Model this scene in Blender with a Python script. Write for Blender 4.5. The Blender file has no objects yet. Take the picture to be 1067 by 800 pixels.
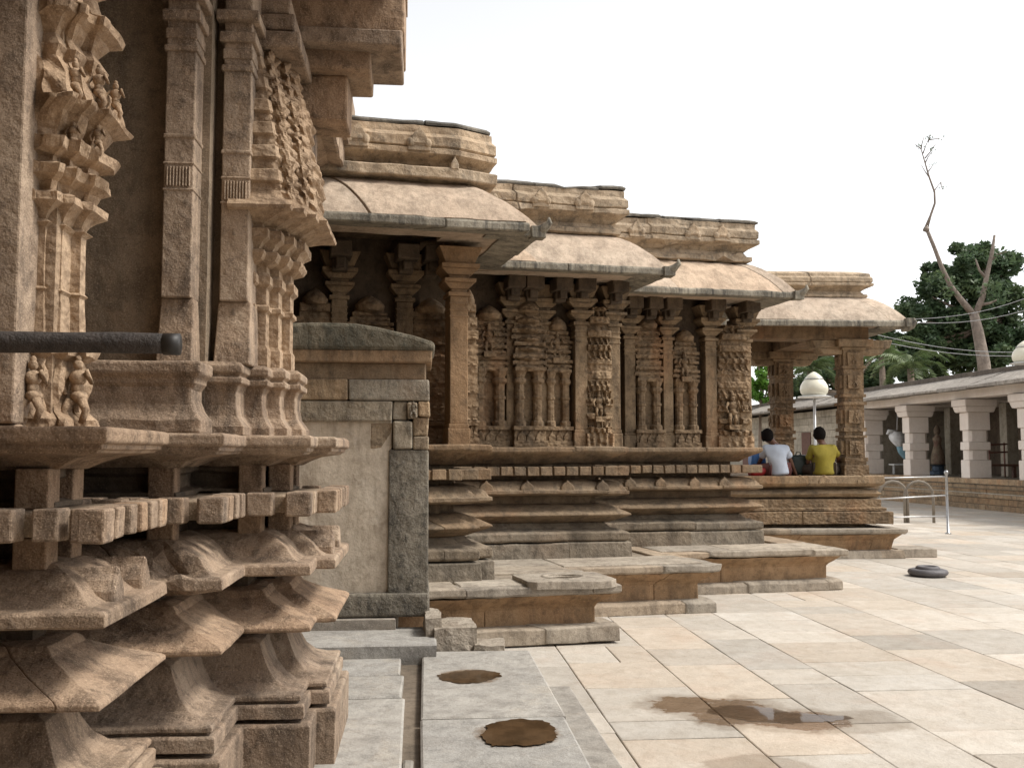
import bpy, math, random
from mathutils import Vector, noise, Matrix
random.seed(11)
SC = bpy.context.scene
COL = SC.collection
R = math.radians
F = 1037.0; EYE = 1.6; TH = math.atan(74/F)

# ------------------------------------------------------------------ frames
class Frame:
    def __init__(s, deg): s.a = R(deg); s.c = math.cos(s.a); s.s = math.sin(s.a)
    def w(s, x, y, z=0.0): return Vector((x*s.c - y*s.s, x*s.s + y*s.c, z))
    def at(s, px, t):                      # local x of the sight line px on the plane y = t
        u = (px-533.5)/F; y = t/(s.c - u*s.s); x = u*y
        return x*s.c + y*s.s
NF = Frame(5.1); FF = Frame(14); GF = Frame(4); W0 = Frame(0)
def zy(py, y): return EYE + y*math.tan(TH + math.atan((400-py)/F))
def gp(px, py, z=0.0):                     # point of the horizontal plane z seen at px, py
    v = (400-py)/F
    y = (z-EYE)/math.tan(TH+math.atan(v))
    dep = y*math.cos(TH)+(z-EYE)*math.sin(TH)
    return Vector(((px-533.5)/F*dep, y, z))

# ------------------------------------------------------------------ tags
def tag(o, label=None, cat=None, group=None, kind=None):
    if label: o['label'] = label
    if cat: o['category'] = cat
    if group: o['group'] = group
    if kind: o['kind'] = kind
    return o
def empty(name, loc, label, cat, group=None):
    o = bpy.data.objects.new(name, None); COL.objects.link(o)
    o.location = loc; o.empty_display_size = .2
    return tag(o, label, cat, group)
def wloc(o):
    v = Vector((0, 0, 0))
    while o is not None: v += Vector(o.location); o = o.parent
    return v

# ------------------------------------------------------------------ mesh builder
def nv(p, f, a): return noise.noise_vector(p*f)*a
class MB:
    def __init__(s): s.v = []; s.f = []; s.t = []; s.sm = []
    def add(s, vs, fs, tint=1.0, smooth=False):
        b = len(s.v); s.v += [Vector(p) for p in vs]
        for q in fs: s.f.append([i+b for i in q]); s.t.append(tint); s.sm.append(smooth)
    def obox(s, c, d, w, dep, z0, z1, tint=1.0, top=None, jig=0.0):
        """box centred on c (2d world), d = unit direction of its width, top = (w, dep) at z1"""
        d = Vector((d[0], d[1], 0)).normalized(); n = Vector((-d.y, d.x, 0)); c = Vector((c[0], c[1], 0))
        tw, td = top or (w, dep); vs = []
        for z, ww, dd in ((z0, w, dep), (z1, tw, td)):
            for a, b in ((-1, -1), (1, -1), (1, 1), (-1, 1)):
                p = c + d*(a*ww/2) + n*(b*dd/2) + Vector((0, 0, z))
                if jig: p += nv(p, 7.0, jig)
                vs.append(p)
        s.add(vs, [(3, 2, 1, 0), (4, 5, 6, 7), (0, 1, 5, 4), (1, 2, 6, 5), (2, 3, 7, 6), (3, 0, 4, 7)], tint)
    def fbox(s, fr, x0, x1, y0, y1, z0, z1, tint=1.0, jig=0.0, top=None):
        c = fr.w((x0+x1)/2, (y0+y1)/2); s.obox(c, (fr.c, fr.s), x1-x0, y1-y0, z0, z1, tint, top, jig)
    def prism(s, pts, z0, z1, tint=1.0):
        n = len(pts); vs = [Vector((p[0], p[1], z0)) for p in pts]+[Vector((p[0], p[1], z1)) for p in pts]
        fs = [tuple(range(n))[::-1], tuple(range(n, 2*n))]+[(i, (i+1) % n, n+(i+1) % n, n+i) for i in range(n)]
        s.add(vs, fs, tint)
    def tube(s, pts, rad, n=8, tint=1.0, smooth=True, cap=True):
        pts = [Vector(p) for p in pts]
        if not hasattr(rad, '__len__'): rad = [rad]*len(pts)
        vs = []; up = Vector((0, 0, 1))
        prev = None
        for i, p in enumerate(pts):
            d = (pts[min(i+1, len(pts)-1)]-pts[max(i-1, 0)]).normalized()
            if prev is None:
                a = d.cross(up)
                if a.length < .1: a = d.cross(Vector((1, 0, 0)))
            else: a = prev - d*prev.dot(d)
            a.normalize(); prev = a; b = d.cross(a)
            for k in range(n):
                q = 2*math.pi*k/n; vs.append(p+(a*math.cos(q)+b*math.sin(q))*rad[i])
        fs = []
        for i in range(len(pts)-1):
            for k in range(n): fs.append((i*n+k, i*n+(k+1) % n, (i+1)*n+(k+1) % n, (i+1)*n+k))
        if cap: fs += [tuple(range(n))[::-1], tuple(range((len(pts)-1)*n, len(pts)*n))]
        s.add(vs, fs, tint, smooth)
    def lathe(s, c, prof, n=24, tint=1.0, smooth=True, sx=1.0, sy=1.0, rot=0.0):
        vs = []
        for r, z in prof:
            for k in range(n):
                q = 2*math.pi*k/n+rot; vs.append(Vector((c[0]+r*sx*math.cos(q), c[1]+r*sy*math.sin(q), c[2]+z)))
        m = len(prof); fs = []
        for i in range(m-1):
            for k in range(n): fs.append((i*n+k, i*n+(k+1) % n, (i+1)*n+(k+1) % n, (i+1)*n+k))
        fs += [tuple(range(n))[::-1], tuple(range((m-1)*n, m*n))]
        s.add(vs, fs, tint, smooth)
    def build(s, name, mat, parent=None, bevel=0.0, auto=True):
        off = wloc(parent) if parent else Vector((0, 0, 0))
        me = bpy.data.meshes.new(name); me.from_pydata([tuple(p-off) for p in s.v], [], s.f)
        at = me.attributes.new('tint', 'FLOAT', 'FACE'); at.data.foreach_set('value', s.t)
        me.polygons.foreach_set('use_smooth', s.sm)
        me.materials.append(mat); me.update()
        o = bpy.data.objects.new(name, me); COL.objects.link(o)
        if parent: o.parent = parent
        if bevel:
            m = o.modifiers.new('bev', 'BEVEL'); m.width = bevel; m.segments = 2; m.limit_method = 'ANGLE'; m.angle_limit = R(38)
            m.use_clamp_overlap = True
        return o

def offs(pts, o):
    out = []; n = len(pts)
    for i in range(n):
        ns = []
        for a, b in ((i-1, i), (i, i+1)):
            if a < 0 or b >= n: continue
            d = Vector((pts[b][0]-pts[a][0], pts[b][1]-pts[a][1])).normalized(); ns.append(Vector((d.y, -d.x)))
        p = Vector(pts[i][:2])
        if len(ns) == 1: out.append(p+ns[0]*o)
        else:
            m = ns[0]+ns[1]; out.append(p + m*(o*2/m.length_squared*1.0))
    return out
def sweep(mb, fr, pts, prof, step=.12, joint=(.9, 1.6), gap=.004, amp=.004, tint=(.85, 1.08), disp=None, smooth=False, zend=0.0, chip=1.0, slump=0.0):
    """closed profile of (offset, z) carried along the outline pts, cut into stones"""
    oc = {}
    for o, z in prof:
        if o not in oc: oc[o] = offs(pts, o)
    n = len(prof); run = 0.0
    rings = []                                  # (list of ring points) per sample with break flags
    nxt = random.uniform(*joint)
    def ring(i, u, acc):
        r = []
        for o, z in prof:
            a, b = oc[o][i], oc[o][i+1]; q = a.lerp(b, u)
            p = fr.w(q.x, q.y, z)
            if disp:
                dd = disp(acc, z, o)
                if dd:
                    e = Vector((pts[i+1][0]-pts[i][0], pts[i+1][1]-pts[i][1])).normalized()
                    p += fr.w(e.y, -e.x)*dd
            r.append(p)
        return r
    pieces = [[]]
    for i in range(len(pts)-1):
        L = math.hypot(pts[i+1][0]-pts[i][0], pts[i+1][1]-pts[i][1])
        m = max(1, int(L/step)); us = [k/m for k in range(m+1)]
        cuts = []
        while nxt < run+L:
            u = (nxt-run)/L
            if .12/max(L, .2) < u < 1-.12/max(L, .2): cuts.append(u)
            nxt += random.uniform(*joint)
        for k, u in enumerate(us):
            if k > 0:
                for c in cuts:
                    if us[k-1] < c <= u:
                        g = gap/2/L
                        pieces[-1].append(ring(i, c-g, run+c*L)); pieces.append([ring(i, c+g, run+c*L)])
            if k == 0 and i > 0: continue
            if any(abs(u-c) < .02/L for c in cuts): continue
            pieces[-1].append(ring(i, u, run+u*L))
        run += L
    for pc in pieces:
        if len(pc) < 2: continue
        sh = Vector((random.gauss(0, 1), random.gauss(0, 1), random.gauss(0, .6)))*amp*.9
        vs = []
        for r in pc:
            for p in r:
                q = p + nv(p, 5.0, amp) + nv(p+Vector((9, 3, 1)), 17.0, amp*.6) + sh
                c = noise.noise(p*2.3+Vector((4, 8, 2)))
                if chip and c > .42: q += nv(p, 11.0, amp*5*chip*(c-.42)*4)
                vs.append(q)
        fs = []
        for j in range(len(pc)-1):
            for k in range(n): fs.append((j*n+k, j*n+(k+1) % n, (j+1)*n+(k+1) % n, (j+1)*n+k))
        fs += [tuple(range(n))[::-1], tuple(range((len(pc)-1)*n, len(pc)*n))]
        mb.add(vs, fs, random.uniform(*tint), smooth)
def blocks(mb, fr, pts, o0, o1, z0, z1, w, g, jig=.004, skip=.0):
    op = offs(pts, o1)
    for i in range(len(pts)-1):
        a, b = op[i], op[i+1]; L = (b-a).length
        e0 = Vector((pts[i+1][0]-pts[i][0], pts[i+1][1]-pts[i][1])).normalized()
        if (b-a).dot(e0) <= 0: continue
        if L < .05: continue
        m = max(1, round((L+g)/(w+g))); ww = (L-(m-1)*g)/m
        if ww < .02: continue
        for k in range(m):
            if random.random() < skip: continue
            u = (k*(ww+g)+ww/2)/L; c = a.lerp(b, u); nn = Vector((e0.y, -e0.x))
            dep = (o1-o0)*random.uniform(.96, 1.03); c = c - nn*(o1-o0)*.5
            wc = fr.w(c.x, c.y); wd = fr.w(e0.x, e0.y)
            mb.obox(wc, wd, ww*random.uniform(.95, 1.0), dep, z0+random.uniform(-.004, .004), z1, random.uniform(.82, 1.1), jig=jig)

# ------------------------------------------------------------------ materials
def NT(name):
    m = bpy.data.materials.new(name); m.use_nodes = True; nt = m.node_tree; nt.nodes.clear()
    out = nt.nodes.new('ShaderNodeOutputMaterial'); b = nt.nodes.new('ShaderNodeBsdfPrincipled')
    nt.links.new(b.outputs[0], out.inputs[0]); return m, nt, b
def nd(nt, typ, **kw):
    n = nt.nodes.new(typ)
    for k, v in kw.items():
        if k.startswith('i_'):
            key = k[2:]; key = int(key) if key.isdigit() else key.replace('_', ' ')
            n.inputs[key].default_value = v
        else: setattr(n, k, v)
    return n
def mixc(nt, a, b, fac, mode='MIX'):
    n = nt.nodes.new('ShaderNodeMix'); n.data_type = 'RGBA'; n.blend_type = mode; n.clamp_factor = True
    for sock, v in ((n.inputs[6], a), (n.inputs[7], b), (n.inputs[0], fac)):
        if isinstance(v, (int, float)): sock.default_value = v
        elif isinstance(v, tuple): sock.default_value = (*v, 1)
        else: nt.links.new(v, sock)
    return n.outputs[2]
def ramp(nt, src, lo, hi, a=0.0, b=1.0):
    n = nd(nt, 'ShaderNodeMapRange'); nt.links.new(src, n.inputs[0])
    n.inputs[1].default_value = lo; n.inputs[2].default_value = hi; n.inputs[3].default_value = a; n.inputs[4].default_value = b
    return n.outputs[0]
def ntex(nt, pos, scale, detail=5, rough=.6, sc=None, dist=0.0):
    if sc:
        m = nd(nt, 'ShaderNodeVectorMath', operation='MULTIPLY'); nt.links.new(pos, m.inputs[0]); m.inputs[1].default_value = sc; pos = m.outputs[0]
    n = nd(nt, 'ShaderNodeTexNoise'); n.inputs['Scale'].default_value = scale; n.inputs['Detail'].default_value = detail
    n.inputs['Roughness'].default_value = rough; n.inputs['Distortion'].default_value = dist; nt.links.new(pos, n.inputs['Vector']); return n.outputs[0]
def stone(name, c1, c2, dark=(.06, .05, .04), stain=.5, light=None, rough=.88, bump=.5, speck=.35, carved=0.0, orange=0.0, cs=16.0, hue=0.0, streak=0.0, blotch=.8):
    m, nt, b = NT(name)
    pos = nd(nt, 'ShaderNodeNewGeometry').outputs['Position']
    big = ntex(nt, pos, 1.1, 6, .65); col = mixc(nt, c1, c2, ramp(nt, big, .35, .65))
    mid = ntex(nt, pos, 6.0, 6, .7); col = mixc(nt, col, tuple(x*.62 for x in c1), ramp(nt, mid, .46, .68, 0, blotch))
    if light: col = mixc(nt, col, light, ramp(nt, ntex(nt, pos, 2.7, 5, .7, dist=.4), .55, .75, 0, .7))
    if orange: col = mixc(nt, col, (.42, .19, .08), ramp(nt, ntex(nt, pos, 1.6, 4, .6, sc=(1, 1, .5)), .52, .7, 0, orange))
    st = ntex(nt, pos, 3.0, 6, .7, sc=(1.6, 1.6, .45), dist=.6)
    col = mixc(nt, col, dark, ramp(nt, st, .47, .68, 0, stain))
    lich = ntex(nt, pos, 14.0, 4, .6); col = mixc(nt, col, dark, ramp(nt, lich, .55, .68, 0, stain*.7))
    gr = ntex(nt, pos, 170.0, 2, .5)
    col = mixc(nt, col, tuple(min(1, x*1.5) for x in c2), ramp(nt, gr, .56, .7, 0, speck))
    col = mixc(nt, col, tuple(x*.35 for x in c1), ramp(nt, gr, .44, .3, 0, speck))
    if streak:
        sn = ntex(nt, pos, 9.0, 4, .7, sc=(2.2, 2.2, .25)); sm_ = ramp(nt, ntex(nt, pos, 1.7, 3), .42, .6); ml = nd(nt, 'ShaderNodeMath', operation='MULTIPLY'); nt.links.new(ramp(nt, sn, .45, .66, 0, streak), ml.inputs[0]); nt.links.new(sm_, ml.inputs[1]); col = mixc(nt, col, dark, ml.outputs[0])
    at = nd(nt, 'ShaderNodeAttribute', attribute_name='tint')
    if hue:
        wn = nd(nt, 'ShaderNodeTexWhiteNoise', noise_dimensions='1D'); nt.links.new(at.outputs['Fac'], wn.inputs['W'])
        col = mixc(nt, col, mixc(nt, col, (1.0, .80, .60), 1.0, 'MULTIPLY'), ramp(nt, wn.outputs['Value'], .6, 1.0, 0, hue))
        col = mixc(nt, col, mixc(nt, col, (.84, .90, .98), 1.0, 'MULTIPLY'), ramp(nt, wn.outputs['Value'], .35, .0, 0, hue))
    tv = nd(nt, 'ShaderNodeVectorMath', operation='SCALE'); nt.links.new(col, tv.inputs[0]); nt.links.new(at.outputs['Fac'], tv.inputs['Scale'])
    nt.links.new(tv.outputs[0], b.inputs['Base Color'])
    b.inputs['Roughness'].default_value = rough; b.inputs['Specular IOR Level'].default_value = .25
    b1 = nd(nt, 'ShaderNodeBump'); b1.inputs['Strength'].default_value = bump; b1.inputs['Distance'].default_value = .012
    nt.links.new(ntex(nt, pos, 45, 6, .75), b1.inputs['Height'])
    b2 = nd(nt, 'ShaderNodeBump'); b2.inputs['Strength'].default_value = bump; b2.inputs['Distance'].default_value = .05
    nt.links.new(ntex(nt, pos, 7, 5, .6), b2.inputs['Height']); nt.links.new(b1.outputs[0], b2.inputs['Normal'])
    last = b2
    if carved:
        vo = nd(nt, 'ShaderNodeTexVoronoi', feature='SMOOTH_F1'); vo.inputs['Scale'].default_value = cs
        vm = nd(nt, 'ShaderNodeVectorMath', operation='MULTIPLY'); nt.links.new(pos, vm.inputs[0]); vm.inputs[1].default_value = (1, 1, 1.5)
        nt.links.new(vm.outputs[0], vo.inputs['Vector'])
        b3 = nd(nt, 'ShaderNodeBump'); b3.inputs['Strength'].default_value = carved; b3.inputs['Distance'].default_value = .05; b3.invert = True
        nt.links.new(vo.outputs['Distance'], b3.inputs['Height']); nt.links.new(b2.outputs[0], b3.inputs['Normal']); last = b3
    nt.links.new(last.outputs[0], b.inputs['Normal'])
    return m
def plain(name, c, rough=.6, metal=0.0, bump=0.0, var=.25, sc=8.0, spec=.4):
    m, nt, b = NT(name)
    pos = nd(nt, 'ShaderNodeTexCoord').outputs['Object']
    col = mixc(nt, c, tuple(x*(1-var) for x in c), ramp(nt, ntex(nt, pos, sc, 5, .6), .4, .65))
    nt.links.new(col, b.inputs['Base Color']); b.inputs['Roughness'].default_value = rough; b.inputs['Metallic'].default_value = metal
    b.inputs['Specular IOR Level'].default_value = spec
    if bump:
        bb = nd(nt, 'ShaderNodeBump'); bb.inputs['Strength'].default_value = bump; bb.inputs['Distance'].default_value = .02
        nt.links.new(ntex(nt, pos, sc*4, 4, .6), bb.inputs['Height']); nt.links.new(bb.outputs[0], b.inputs['Normal'])
    return m

M = {}
M['near'] = stone('near_stone', (.31, .218, .150), (.44, .33, .235), stain=.8, bump=.7, dark=(.075, .055, .042), light=(.47, .375, .28), hue=.4, speck=.45)
M['nearc'] = stone('near_carved', (.36, .245, .155), (.46, .335, .225), stain=.4, bump=.6, carved=.3, cs=26, dark=(.10, .07, .05))
M['neard'] = stone('near_grey_brown', (.30, .225, .155), (.38, .29, .205), stain=.55, bump=.5, speck=.5)
M['far'] = stone('far_stone', (.30, .208, .125), (.40, .292, .185), stain=.65, orange=.35, bump=.6, hue=.35)
M['farg'] = stone('far_grey_stone', (.225, .158, .10), (.31, .23, .15), stain=.7, orange=.25, bump=.6, hue=.4)
M['farw'] = stone('wall_stone', (.235, .162, .097), (.33, .24, .15), stain=.75, dark=(.05, .038, .028), orange=.35, bump=.6)
M['farl'] = stone('lower_base_stone', (.205, .168, .125), (.295, .245, .185), stain=.7, orange=.15, bump=.6, hue=.3)
M['farc'] = stone('far_carved', (.235, .157, .092), (.33, .235, .145), stain=.75, dark=(.05, .038, .028), orange=.4, carved=.5, cs=18)
M['faro'] = stone('orange_stone', (.31, .19, .10), (.38, .245, .14), stain=.4, bump=.5)
M['roof'] = stone('eave_stone', (.52, .40, .30), (.60, .485, .375), stain=.4, dark=(.16, .13, .10), bump=.4, speck=.3, hue=.25, streak=.35)
M['painted_shade'] = stone('shade_dark_stone', (.115, .085, .06), (.17, .125, .085), stain=.6, dark=(.035, .028, .022))  # stone darkened in its colour to imitate the shade of recesses
M['cap'] = stone('black_weathered_top', (.12, .11, .095), (.26, .23, .185), stain=.9, dark=(.03, .03, .028), bump=.6)
M['rim'] = stone('eave_rim_stone', (.27, .24, .19), (.37, .33, .26), stain=.6, dark=(.03, .03, .03), bump=.5, streak=.85)
M['par'] = stone('parapet_stone', (.43, .325, .22), (.53, .415, .295), stain=.65, dark=(.045, .045, .04), bump=.6, carved=.3, cs=12, hue=.2)
M['plat'] = stone('terrace_stone', (.36, .30, .235), (.45, .385, .305), stain=.5, bump=.4, light=(.5, .44, .36), hue=.5)
M['platb'] = stone('terrace_body', (.33, .205, .11), (.41, .27, .155), stain=.55, orange=.3, bump=.4, streak=.35, dark=(.09, .06, .04))
M['pave'] = stone('paving_stone', (.485, .435, .37), (.55, .50, .435), stain=.35, dark=(.34, .28, .21), light=(.60, .565, .51), bump=.3, speck=.35, orange=.14, rough=.8, hue=.28, blotch=.3)
M['slab'] = stone('grey_slab', (.34, .32, .29), (.41, .385, .345), stain=.35, dark=(.16, .135, .11), light=(.46, .40, .32), bump=.4, speck=.45, hue=.35)
M['joint'] = stone('joint_dirt', (.17, .135, .10), (.23, .185, .14), bump=.3)
M['plaster'] = stone('plaster', (.52, .43, .33), (.61, .53, .425), stain=.5, dark=(.20, .155, .11), light=(.64, .58, .50), bump=.3, speck=.15, blotch=.6, streak=.4)
M['post'] = stone('rubble_stone', (.29, .24, .175), (.39, .33, .25), stain=.8, dark=(.06, .05, .04), bump=.9, speck=.4, hue=.8, orange=.2)
M['postd'] = stone('dark_post', (.16, .14, .11), (.30, .265, .21), stain=.95, dark=(.035, .033, .03), light=(.36, .32, .26), bump=1.0, speck=.6, streak=.5)
M['wash'] = stone('whitewashed_pillar', (.74, .64, .56), (.80, .72, .65), stain=.12, dark=(.4, .3, .22), bump=.2, speck=.1, blotch=.15)
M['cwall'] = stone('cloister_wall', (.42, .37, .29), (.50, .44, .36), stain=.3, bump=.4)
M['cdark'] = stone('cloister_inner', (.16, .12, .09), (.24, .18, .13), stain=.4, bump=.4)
M['croof'] = stone('cloister_roof', (.28, .25, .22), (.37, .33, .285), stain=.5, bump=.5)
M['crim'] = stone('cloister_roof_edge', (.11, .09, .075), (.17, .14, .11), stain=.5)

# ------------------------------------------------------------------ ground
def rect_sheet(name, x0, x1, y0, y1, z, mat, n=1):
    mb = MB(); mb.add([(x0, y0, z), (x1, y0, z), (x1, y1, z), (x0, y1, z)], [(0, 1, 2, 3)]); o = mb.build(name, mat); tag(o, kind='structure'); return o
rect_sheet('ground', -600, 600, -500, 900, -.03, M['joint'])
def slabstone(mb, fr, x0, x1, y0, y1, z0, z1, tint, bev=.005, jig=.003):
    c = [(x0, y0), (x1, y0), (x1, y1), (x0, y1)]
    sx = lambda x, s: x+s*bev
    jit = [Vector((random.uniform(-jig, jig), random.uniform(-jig, jig), random.uniform(-.0018, .0018))) for _ in range(4)]
    lo = [fr.w(x, y, z0) for x, y in c]
    m = [fr.w(x, y, z1-bev*.7)+j for (x, y), j in zip(c, jit)]
    ins = [(x0+bev, y0+bev), (x1-bev, y0+bev), (x1-bev, y1-bev), (x0+bev, y1-bev)]
    t = [fr.w(x, y, z1)+j for (x, y), j in zip(ins, jit)]
    fs = [(8, 9, 10, 11)]+[(k, (k+1) % 4, 4+(k+1) % 4, 4+k) for k in range(4)]+[(4+k, 4+(k+1) % 4, 8+(k+1) % 4, 8+k) for k in range(4)]
    mb.add(lo+m+t, fs, tint)
mb = MB(); x = -3.0; rnd = random.Random(5)
while x < 17.0:
    w = rnd.choice((.5, .6, .72, .85)); y = -2.0 + rnd.uniform(0, 1)
    while y < 62:
        L = rnd.choice((.45, .6, .75, .9, 1.2))*rnd.uniform(.85, 1.15)
        tn = rnd.gauss(.98, .085)
        if w > .7 and rnd.random() < .15:
            xm = x+w*rnd.uniform(.4, .6); slabstone(mb, NF, x+.003, xm-.003, y+.0055, y+L-.0055, -.05, 0, tn); slabstone(mb, NF, xm+.003, x+w-.003, y+.0055, y+L-.0055, -.05, 0, rnd.gauss(.98, .06))
        else: slabstone(mb, NF, x+.003, x+w-.003, y+.0055, y+L-.0055, -.05, 0, tn)
        y += L
    x += w
def wet(mat, spots, c, rlo, edge=.5, nsc=3.0, namp=.9, lo=1.0, hi=.75):
    nt = mat.node_tree; b = nt.nodes['Principled BSDF']; src = b.inputs['Base Color'].links[0].from_socket
    pos = nd(nt, 'ShaderNodeNewGeometry').outputs['Position']
    n1 = ntex(nt, pos, nsc, 6, .65)
    acc = None
    for (x, y, rx, ry, ang) in spots:
        mp = nd(nt, 'ShaderNodeMapping', vector_type='TEXTURE'); mp.inputs['Location'].default_value = (x, y, 0); mp.inputs['Rotation'].default_value = (0, 0, ang); mp.inputs['Scale'].default_value = (rx, ry, 1e3)
        nt.links.new(pos, mp.inputs[0]); ln = nd(nt, 'ShaderNodeVectorMath', operation='LENGTH'); nt.links.new(mp.outputs[0], ln.inputs[0])
        if acc is None: acc = ln.outputs['Value']
        else:
            mn = nd(nt, 'ShaderNodeMath', operation='MINIMUM'); nt.links.new(acc, mn.inputs[0]); nt.links.new(ln.outputs['Value'], mn.inputs[1]); acc = mn.outputs[0]
    m1 = nd(nt, 'ShaderNodeMath', operation='MULTIPLY_ADD'); nt.links.new(n1, m1.inputs[0]); m1.inputs[1].default_value = namp; nt.links.new(acc, m1.inputs[2])
    d = m1.outputs[0]; f = ramp(nt, d, lo+namp*.5, hi+namp*.5)
    nt.links.new(mixc(nt, src, mixc(nt, src, c, 1.0, 'MULTIPLY'), f), b.inputs['Base Color'])
    rr = ramp(nt, f, .0, 1, b.inputs['Roughness'].default_value, rlo); nt.links.new(rr, b.inputs['Roughness']); return f
pw = gp(800, 745)
spots = []
for px, py, wx, wy in ((715, 734, 50, 11), (765, 741, 62, 17), (830, 750, 75, 13), (895, 751, 48, 12), (795, 800, 58, 13)):
    c = gp(px, py); rx = wx/F*c.y; ry = (gp(px, py-wy).y-gp(px, py+wy).y)/2; spots.append((c.x, c.y, rx, ry, 0))
wet(M['pave'], spots, (.74, .71, .68), .4, nsc=3.5, namp=1.5, lo=1.15, hi=.95)
wet(M['pave'], spots[:3], (.58, .46, .36), .12, nsc=5, namp=1.6, lo=.85, hi=.68)
tag(mb.build('paving', M['pave']), kind='structure')

# raised terrace of grey slabs in the left foreground
TZ = .15
mb = MB()
for x0, x1, y0, y1, dz, t in ((.0, .80, 3.0, 5.62, 0, 1.0), (.0, .80, 5.63, 7.5, .004, 1.03), (-1.2, -.085, 3.0, 4.7, -.01, .97), (-1.2, -.10, 4.71, 6.12, -.004, 1.02),
                        (-1.2, -.12, 6.14, 6.75, 0, .96), (-1.2, -.14, 6.77, 7.45, .0, 1.0), (-.095, -.04, 3.0, 5.0, -.03, .8),(.81,1.0,3.0,5.1,-.13,.72),(.81,1.02,5.12,6.9,-.128,.85)):
    slabstone(mb, NF, x0, x1, y0, y1, -.02, TZ+dz, t, .012, .012)
tag(mb.build('terrace_paving', M['slab']), kind='structure')
mb = MB()
slabstone(mb, NF, -1.3, .10, 7.3, 8.05, 0, .245, 1.0, .015, .01)
slabstone(mb, NF, -1.3, -.2, 7.92, 8.4, .1, .33, .9, .01, .01)
tag(mb.build('back_terrace_paving', M['slab']), kind='structure')
mbx = MB()
for x0, x1, y0, y1 in ((-1.2, .79, 3.0, 7.5),): slabstone(mbx, NF, x0, x1, y0+.01, y1-.01, -.02, TZ-.05, 1)
tag(mbx.build('terrace_bed', M['joint']), kind='structure')

def water_mat(name, c, rough=.04, al=1.0):
    m, nt, b = NT(name); pos = nd(nt, 'ShaderNodeNewGeometry').outputs['Position']
    col = mixc(nt, c, tuple(x*.6 for x in c), ramp(nt, ntex(nt, pos, 9, 5), .4, .6)); nt.links.new(col, b.inputs['Base Color'])
    b.inputs['Roughness'].default_value = rough; b.inputs['IOR'].default_value = 1.33
    return m
M['water'] = water_mat('brown_water', (.085, .05, .025), .06); M['water'].node_tree.nodes['Principled BSDF'].inputs['Specular IOR Level'].default_value = .35
M['damp'] = stone('damp_stone', (.30, .25, .20), (.38, .33, .27), stain=.5, dark=(.14, .09, .06), rough=.38, bump=.2)
M['damp2'] = stone('damp_rim', (.34, .27, .2), (.42, .35, .27), stain=.2, rough=.6, bump=.2)
def blob(mb, pts, z, jag=.12, n=60, seed=0):
    """closed irregular outline through pts (world xy)"""
    m = len(pts); out = []
    for k in range(n):
        t = k/n*m; i = int(t); u = t-i
        p0, p1, p2, p3 = [Vector(pts[(i+j-1) % m][:2]) for j in range(4)]
        q = .5*((2*p1)+(p2-p0)*u+(2*p0-5*p1+4*p2-p3)*u*u+(3*p1-p0-3*p2+p3)*u**3)
        c = (noise.noise_vector(Vector((q.x*5, q.y*5, seed)))*1.2+noise.noise_vector(Vector((q.x*28, q.y*28, seed)))*.45)*jag; out.append((q.x+c.x, q.y+c.y, z))
    c = sum((Vector(p) for p in out), Vector())/n
    mb.add([c]+[Vector(p) for p in out], [(0, 1+k, 1+(k+1) % n) for k in range(n)])
def gpts(l): return [gp(a, b)[:2] for a, b in l]
sp = []
for k, (px, py, r) in enumerate(((489, 705, .185), (540, 764, .20))):
    c = gp(px, py, TZ); mb = MB(); sp.append((c.x, c.y, r*1.18, r*1.22, 0))
    ring = [(c.x+r*math.cos(a*math.pi/6), c.y+r*math.sin(a*math.pi/6)*(1.05+.25*k)) for a in range(12)]
    blob(mb, ring, TZ+.0075, .045, 240, k); tag(mb.build('puddle', M['water']), kind='structure')
wet(M['slab'], sp, (.62, .5, .4), .5, nsc=9, namp=.8, lo=1.0, hi=.8)
M['thin'] = water_mat('thin_water', (.12, .075, .045), .03); M['thin'].node_tree.nodes['Principled BSDF'].inputs['Alpha'].default_value = .55
mb = MB(); blob(mb, gpts(((738, 740), (772, 735), (805, 739), (838, 744), (882, 746), (878, 750), (835, 753), (790, 752), (755, 747))), .0045, .05, 240, 5); tag(mb.build('puddle', M['thin']), kind='structure')

# ------------------------------------------------------------------ near shrine
N = [(-1.5, -3.5), (-1.5, 2.68), (-1.78, 2.68), (-1.78, 3.53), (-1.27, 3.53), (-1.27, 3.76), (-1.65, 3.76), (-1.65, 4.38), (-1.07, 4.38),
     (-1.07, 4.88), (-.78, 4.88), (-.78, 5.15), (-.69, 5.15), (-.69, 5.45), (-1.25, 5.45), (-1.25, 9.5)]
shr = empty('temple_shrine', NF.w(-1.5, 4.5), 'near brown carved shrine filling the left foreground, with jagged stepped base mouldings', 'shrine')
def S(name, prof, mat, bevel=.006, out=N, fr=NF, par=None, **kw):
    mb = MB(); sweep(mb, fr, out, prof, **kw); return mb.build(name, mat, par or shr, bevel)
def core(name, out, o, z0, z1, mat, fr, par, back):
    p = [fr.w(q.x, q.y) for q in offs(out, o)]+[fr.w(*b) for b in back]
    mb = MB(); mb.prism([(q.x, q.y) for q in p], z0, z1, .8); return mb.build(name, mat, par)
core('base_core', N, -.055, 0, 1.685, M['painted_shade'], NF, shr, ((-5, 9.5), (-5, -3.5)))  # dark colour imitates deep shade between the base courses
I = -.07
kw = dict(step=.05, amp=.003, joint=(.55, 1.1), gap=.005, chip=2.2)
S('plinth', [(I, .40), (.275, .40), (.285, .39), (.285, .14), (.278, .05), (I, .05)], M['near'], **kw)
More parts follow.
